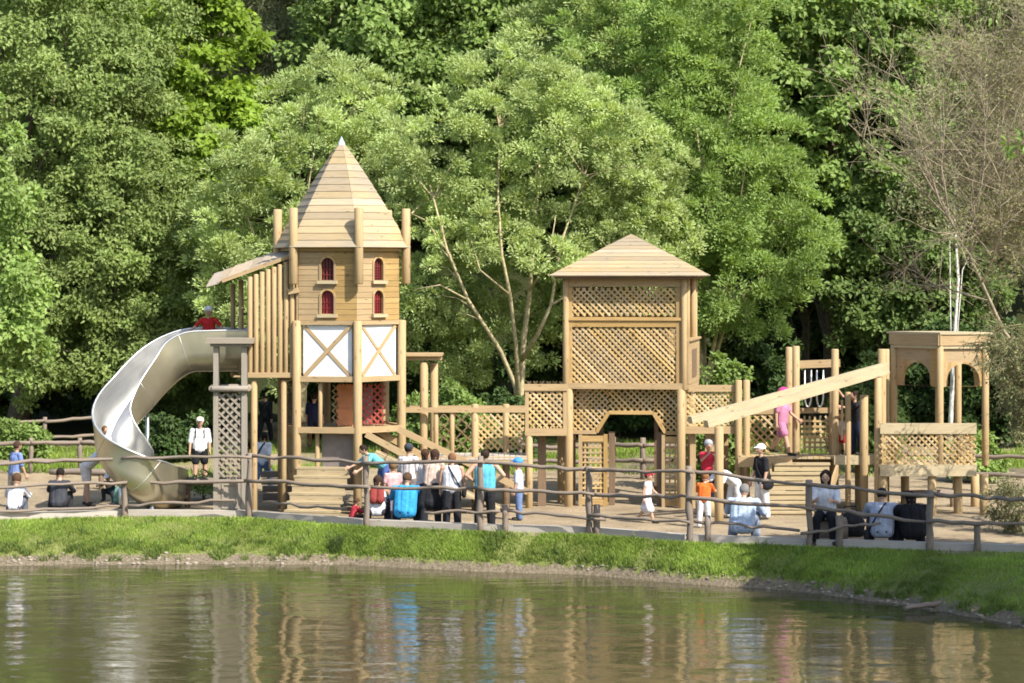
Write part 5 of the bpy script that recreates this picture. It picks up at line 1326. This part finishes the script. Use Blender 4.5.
def strap_bag(label, root, side, bagcol, strapcol=(.02, .02, .022), size=(.15, .06, .12)):
    pel, nb, ch, h, k = JN[root.name]
    t = thing('shoulder_bag', label, 'bag', root.location, root.rotation_euler.z)
    up = (nb - pel).normalized(); bk = Vector((0, up.z, -up.y)); X_ = Vector((1, 0, 0)); r = .085 * h * k; pts = []
    top = nb - X_ * side * .05 * h + up * .018 * h; bot = pel + X_ * side * .115 * h * k - up * .0 * h
    n = 14
    for j in range(n + 1):
        a = 2 * math.pi * j / n; c = (top + bot) / 2 + (top - bot) / 2 * math.cos(a); w = math.sin(a)
        pts.append(c + bk * w * (.088 * h * k) + bk * .0)
    MB().tube(pts, .017, 6).build('strap', cloth(strapcol), t)
    V, Fc = [], []; c = bot - up * .05 * h + X_ * side * .03 * h
    ell_mesh(V, Fc, c, ((size[1], 0, 0), (0, size[0], 0), (0, 0, size[2])), 10, 8); cap_mesh(V, Fc, c + Vector((0, -size[0] * .6, size[2] * .5)), c + Vector((0, size[0] * .6, size[2] * .5)), size[1] * .9, size[1] * .9)
    voxobj('pouch', V, Fc, cloth(bagcol), t, .014, 3)
    return t
def backpack(label, root, col):
    pel, nb, ch, h, k = JN[root.name]
    t = thing('backpack', label, 'backpack', root.location, root.rotation_euler.z); up = (nb - pel).normalized(); bk = Vector((0, up.z, -up.y))
    V, Fc = [], []
    for s in (-1, 1): cap_mesh(V, Fc, ch + Vector((s * .045 * h, 0, 0)) + bk * .115 * h - up * .09 * h, nb + Vector((s * .045 * h, 0, 0)) + bk * .10 * h - up * .06 * h, .06 * h, .05 * h)
    voxobj('pack', V, Fc, cloth(col), t, .014, 3)
    for s in (-1, 1):
        c = nb + Vector((s * .062 * h * k, 0, 0)); d = ch + Vector((s * .066 * h * k, 0, 0)) - up * .03 * h
        MB().tube([c + bk * .06 * h - up * .02 * h, c + up * .022 * h, c - bk * .055 * h - up * .02 * h, d - bk * .068 * h * k, d - up * .04 * h + bk * .02 * h], .016, 6).build('strap', cloth(col), t)
yf = lambda px: fpt(px, 500).y
# on and by the slide
sl0 = path[4]; 
person('child in red shirt and white cap standing at the top of the slide', 209, 4.35, 1.35, -10, dict(lean=4, legs=[(4, 4, 4), (-3, 4, 3)], arms=[(20, 42, 40, 20), (15, 45, 35, 25)]), (.55, .03, .03), .5, (.05, .05, .08), cap=(.85, .85, .82), kid=True, z=P(209, 363.5, 4.35).z, face=True)
q = rows[38]; pp = q[1] - q[2] * .30
sp_ = person('small child sliding down inside the steel trough, only head showing', 106, 3.0, 1.05, 40, dict(lean=-15, legs=[(75, 8, 10), (75, 8, 10)], arms=[(30, 15, 20), (30, 15, 20)], head=25), (.6, .6, .6), .5, (.2, .25, .35), hair=(.16, .08, .04), kid=True, z=P(106, 445, 3.0).z - .28)
w1 = person('man in white T-shirt, pale cap and black shorts standing behind the slide', 200, 10.5, 1.80, 5, STAND, (.82, .82, .80), .55, (.02, .02, .024), 'short', cap=(.72, .66, .52), face=True); backpack('dark backpack worn by the man in white behind the slide', w1, (.03, .03, .035))
person('man in white bending forward beside the foot of the slide', 86, 5.0, 1.86, 80, dict(BEND, lean=50), (.82, .80, .79), .5, (.80, .72, .64), 'short', hair=(.05, .03, .02))
person('small child in dark teal crouching under the slide', 112, 6.2, 1.05, -20, SQUAT, (.03, .10, .11), .6, (.05, .06, .07), cap=(.8, .82, .84), kid=True)
bg = thing('mint_bag', 'mint-green bag on the ground beneath the slide', 'bag', (PX(121, 5.4), 5.4, 0))
V, Fc = [], []; ell_mesh(V, Fc, (0, 0, .24), ((.19, 0, 0), (0, .12, 0), (0, 0, .25))); cap_mesh(V, Fc, (-.1, 0, .1), (.1, 0, .1), .1, .1); voxobj('pouch', V, Fc, cloth((.22, .42, .33)), bg, .015)
MB().tube([(-.1, 0, .42), (-.07, 0, .58), (.07, 0, .58), (.1, 0, .42)], .014, 6).build('handle', cloth((.2, .38, .3)), bg)
person('man in blue shirt standing at the left edge behind the fence', 14, 4.6, 1.62, 130, dict(STAND, lean=8), (.20, .27, .52), .5, (.42, .36, .28), hair=(.07, .04, .025))
person('child in white hooded top sitting on the kerb beam at the far left', 14, yf(14) + .62, 1.55, 175, SITLOW, (.78, .77, .80), 1.0, (.12, .13, .16), hair=(.10, .055, .03), kid=True)
person('man in dark grey T-shirt sitting on the kerb beam, left of the slide', 58, yf(58) + .65, 1.80, 178, SITLOW, (.055, .058, .068), .5, (.03, .03, .035), hair=(.02, .014, .01))
# around the grey pillar
person('person in black walking away on the far path, above the pillar shelf', 265, 24, 1.62, 160, WALK, (.02, .02, .022), 1.0, (.025, .025, .03))
w2 = person('woman in white top and blue jeans walking behind the pillar', 263, 8.4, 1.62, 150, WALK, (.76, .78, .82), .5, (.12, .20, .36), hair=(.02, .015, .012), hairlen=.2); strap_bag('dark strap bag slung across the woman in white by the pillar', w2, 1, (.03, .03, .04))
person('youth in black T-shirt and grey jeans beside the grey pillar', 251, 4.4, 1.62, -70, dict(STAND, lean=8), (.025, .027, .03), .5, (.25, .28, .36), hair=(.03, .018, .012))
# tower
person('child in navy with a yellow stripe standing inside the tower frame', 314, 3.6, 1.28, 170, STAND, (.02, .025, .06), .5, (.02, .02, .04), 'short', kid=True, z=PZ(447, 3.6) , shoe=(.2, .2, .22))
person('person in turquoise shirt bending beneath the ramp rail', 384, 2.3, 1.60, -70, dict(BEND, lean=55), (.16, .50, .56), .5, (.08, .14, .36), 'short', hair=(.03, .018, .012), z=.35)
bx_ = thing('play_box', 'small boarded box under the ramp that the bending figure stands on', 'box', (PX(386, 2.3), 2.3, 0))
MB().box((-.45, -.35, 0), (.45, .35, .3)).build('body', W_STEP, bx_); MB().box((-.48, -.38, .302), (.48, .38, .345)).build('lid', W_STEP, bx_)
person('man in dark cap and pale shirt by the ramp, seen from behind', 408, 1.6, 1.76, 150, STAND, (.74, .68, .66), .5, (.20, .18, .17), cap=(.05, .06, .07), brim=False)
w7 = person('dark-haired woman in white vest sitting behind the third fence post', 377, yf(377) + .7, 1.78, 178, SITLOW, (.74, .74, .78), .0, (.05, .05, .07), hair=(.05, .03, .02), hairlen=.3)
backpack('maroon rucksack worn by the woman in the white vest', w7, (.27, .05, .045))
person('toddler in red top and black trousers sitting low left of the white vest woman', 352, yf(352) + .8, .88, 120, dict(lean=20, legs=[(88, 10, 20), (84, 12, 14)], arms=[(40, 10, 20), (40, 12, 20)], head=10), (.52, .05, .07), .9, (.03, .03, .035), hair=(.10, .06, .035), kid=True)
person('man in bright blue T-shirt sitting with his back to the pond', 405, yf(405) + .62, 1.92, 172, SITLOW, (.045, .34, .68), .5, (.03, .035, .05), hair=(.10, .06, .035), bulk=1.25)
person('woman in black skirt and beige top leaning beside the blue-shirted man', 431, yf(431) + .9, 1.78, 160, dict(lean=20, legs=[(10, 5, 10), (-6, 5, 8)], arms=[(30, 8, 40), (25, 8, 20)]), (.58, .44, .36), .25, (.025, .025, .03), hair=(.06, .032, .02), hairlen=.5, skirt=True)
w3 = person('woman in white vest and black trousers standing, strap across her back', 452, yf(452) + .75, 1.68, 178, STAND, (.70, .70, .76), .0, (.025, .025, .03), hair=(.20, .10, .055), bulk=1.14); strap_bag('black bag with a diagonal strap on the white vest woman', w3, -1, (.025, .025, .03))
person('woman in turquoise vest and black trousers standing with hands on hips', 485, yf(485) + .9, 1.78, 180, HIPS, (.12, .48, .66), .0, (.022, .022, .026), hair=(.04, .024, .016), bulk=1.2)
person('light-brown-haired child in pink top behind the blue-shirted man', 393, 1.0, 1.34, 200, STAND, (.70, .42, .42), .4, (.20, .22, .30), hair=(.20, .12, .06), kid=True)
person('long-haired woman in a white top turning right beside the dark cap man', 422, .6, 1.70, 110, dict(STAND, lean=6), (.74, .70, .68), .3, (.05, .05, .07), hair=(.07, .035, .02), hairlen=.8)
person('child in blue cap and pale shirt standing right of the turquoise vest woman', 519, 1.2, 1.40, -100, STAND, (.62, .68, .82), .5, (.16, .23, .42), cap=(.08, .30, .66), kid=True)
person('small child in red cap and white dress walking on the sand', 647, .6, 1.18, 70, WALK, (.80, .78, .80), .1, (.78, .77, .80), 'short', cap=(.55, .05, .08), kid=True, skirt=True, shoe=(.03, .03, .03))
person('child in red shirt and grey helmet standing by the log post', 708, 2.6, 1.38, 10, dict(lean=4, legs=[(4, 4, 4), (-3, 4, 3)], arms=[(50, 10, 85, -30), (45, 10, 90, -35)]), (.60, .04, .07), .4, (.02, .022, .04), cap=(.42, .43, .45), brim=False, kid=True, face=True, z=.35)
st_ = thing('stepping_block', 'sawn log block beneath the child in red and grey helmet', 'log block', (PX(708, 2.6), 2.6, 0))
MB().log((0, 0, -.05), (0, 0, .35), .30, 14).build('log', W_LOG, st_)
person('child in orange T-shirt and white trousers behind the fence post', 704, -.6, 1.22, 165, dict(lean=14, legs=[(6, 5, 8), (-3, 5, 4)], arms=[(40, 10, 40), (35, 10, 40)], head=10), (.78, .16, .03), .5, (.76, .76, .78), hair=(.28, .12, .05), kid=True)
person('grey-haired man in light blue shirt sitting on the kerb beam', 742, yf(742) + .62, 1.95, 165, SITLOW, (.46, .56, .72), .55, (.30, .34, .42), hair=(.22, .21, .20), bulk=1.28)
person('person in white leaning over behind the light blue shirted man', 735, 1.6, 1.62, -60, dict(BEND, lean=55), (.78, .80, .84), .5, (.72, .72, .74), hair=(.2, .12, .07))
w5 = person('woman in white cap, black T-shirt and white trousers looking left', 762, 1.5, 1.76, -65, STAND, (.022, .022, .026), .45, (.74, .73, .72), cap=(.84, .84, .83), hair=(.10, .06, .03)); strap_bag('black handbag hanging from the woman in the white cap', w5, 1, (.02, .02, .024), size=(.17, .07, .13))
person('girl in pink cap and pink dress crossing the low bridge', 782, 4.3, 1.62, 60, WALK, (.60, .24, .38), .35, (.55, .22, .36), 'short', cap=(.85, .06, .30), kid=True, z=zb + .005)
person('dark-haired woman in white T-shirt and black trousers sitting, facing the pond', 826, yf(826) + .7, 1.95, -12, dict(lean=2, legs=[(76, 8, 78), (80, 9, 84)], arms=[(28, 8, 75, -18), (30, 8, 70, -20)], head=6), (.74, .76, .82), .5, (.018, .018, .022), hair=(.022, .013, .010), hairlen=.9, face=True)
bs = thing('bench_log', 'thick log seat under the dark-haired woman by the fence', 'bench', (PX(828, yf(826) + .8), yf(826) + .8, 0)); MB().log((-.4, 0, .28), (.4, 0, .28), .28, 16).build('seat', W_GREY, bs)
w6 = person('man in grey shirt and dark cap sitting with his back to the fence', 882, yf(882) + .62, 1.92, 172, SITLOW, (.40, .44, .54), .55, (.06, .065, .08), cap=(.025, .025, .03), bulk=1.22); strap_bag('dark strap bag across the grey-shirted man at the right', w6, 1, (.03, .03, .035))
bb = thing('black_bag', 'large black bag standing on the sand beside the dark-haired seated woman', 'bag', (PX(850, -2.6), -2.6, 0))
V, Fc = [], []; ell_mesh(V, Fc, (0, 0, .26), ((.34, 0, 0), (0, .2, 0), (0, 0, .28))); cap_mesh(V, Fc, (-.2, 0, .12), (.2, 0, .12), .13, .13); voxobj('pouch', V, Fc, cloth((.02, .02, .022)), bb, .015)
MB().tube([(-.18, 0, .46), (-.12, 0, .66), (.12, 0, .66), (.18, 0, .46)], .016, 6).build('handle', cloth((.02, .02, .022)), bb)
person('person dressed in black sitting right of the grey-shirted man', 914, yf(914) + .66, 1.85, 185, SITLOW, (.016, .016, .018), 1.0, (.016, .016, .018), hair=(.018, .013, .011), hairlen=.7, bulk=1.35)
person('person in dark clothes on the bridge reaching up to a gate post', 857, 4.4, 1.56, -70, dict(lean=6, legs=[(6, 4, 6), (-4, 4, 4)], arms=[(125, 8, 15), (70, 8, 25)]), (.022, .022, .026), .5, (.03, .04, .08), hair=(.04, .02, .014), z=zb + .005)
person('toddler in white with red shorts on the bridge near the dark gate figure', 842, 4.5, .98, -60, STAND, (.7, .7, .72), .5, (.62, .03, .05), 'short', hair=(.08, .05, .03), kid=True, z=zb + .005)
# turn every pending surface into a plain mesh
bpy.context.view_layer.update(); dg = bpy.context.evaluated_depsgraph_get()
for o in PEND:
    me = bpy.data.meshes.new_from_object(o.evaluated_get(dg)); old = o.data; mats = list(old.materials); o.modifiers.clear(); me.name = old.name; o.data = me
    if not me.materials:
        for mm in mats: me.materials.append(mm)
    me.polygons.foreach_set('use_smooth', [True] * len(me.polygons))
for o in bpy.data.objects:
    pass

# ------------------------------------------------------------------ camera, light
cam = bpy.data.cameras.new('Camera'); co = bpy.data.objects.new('Camera', cam); COL.objects.link(co); SC.camera = co
co.location = (0, CY, ZC); co.rotation_euler = (R(90), 0, 0)
cam.sensor_width = 36; cam.lens = F / 1024 * 36; cam.shift_y = -(341.5 - YH) / 1024; cam.dof.use_dof = True; cam.dof.focus_distance = 62; cam.dof.aperture_fstop = 2.2; cam.clip_end = 600; cam.clip_start = .5
EL, AZ = R(46), R(43)
sd = Vector((math.sin(AZ) * math.cos(EL), -math.cos(AZ) * math.cos(EL), math.sin(EL)))
sun = bpy.data.lights.new('Sun', 'SUN'); so = bpy.data.objects.new('Sun', sun); COL.objects.link(so)
sun.energy = 5.0; sun.angle = R(.5); sun.color = (1, .95, .86)
so.rotation_euler = (-sd).to_track_quat('-Z', 'Y').to_euler(); so.location = (20, -30, 40)
wd_ = bpy.data.worlds.new('World'); SC.world = wd_; wd_.use_nodes = True; nt = wd_.node_tree
bgn = nt.nodes['Background']; sky = nt.nodes.new('ShaderNodeTexSky'); sky.sky_type = 'NISHITA'; sky.sun_disc = False
sky.sun_elevation = EL; sky.sun_rotation = math.atan2(sd.x, sd.y); sky.air_density = 1.0; sky.dust_density = 1.5
nt.links.new(sky.outputs[0], bgn.inputs[0]); bgn.inputs[1].default_value = .15
vs = SC.view_settings; vs.view_transform = 'Standard'; vs.look = 'None'; vs.exposure = .95; vs.gamma = 1
SC.render.engine = 'CYCLES'; cy = SC.cycles
cy.max_bounces = 10; cy.diffuse_bounces = 8; cy.glossy_bounces = 3; cy.transmission_bounces = 3; cy.transparent_max_bounces = 4
cy.filter_width = 1.75; cy.use_denoising = True; cy.caustics_reflective = False; cy.caustics_refractive = False; cy.sample_clamp_indirect = 4
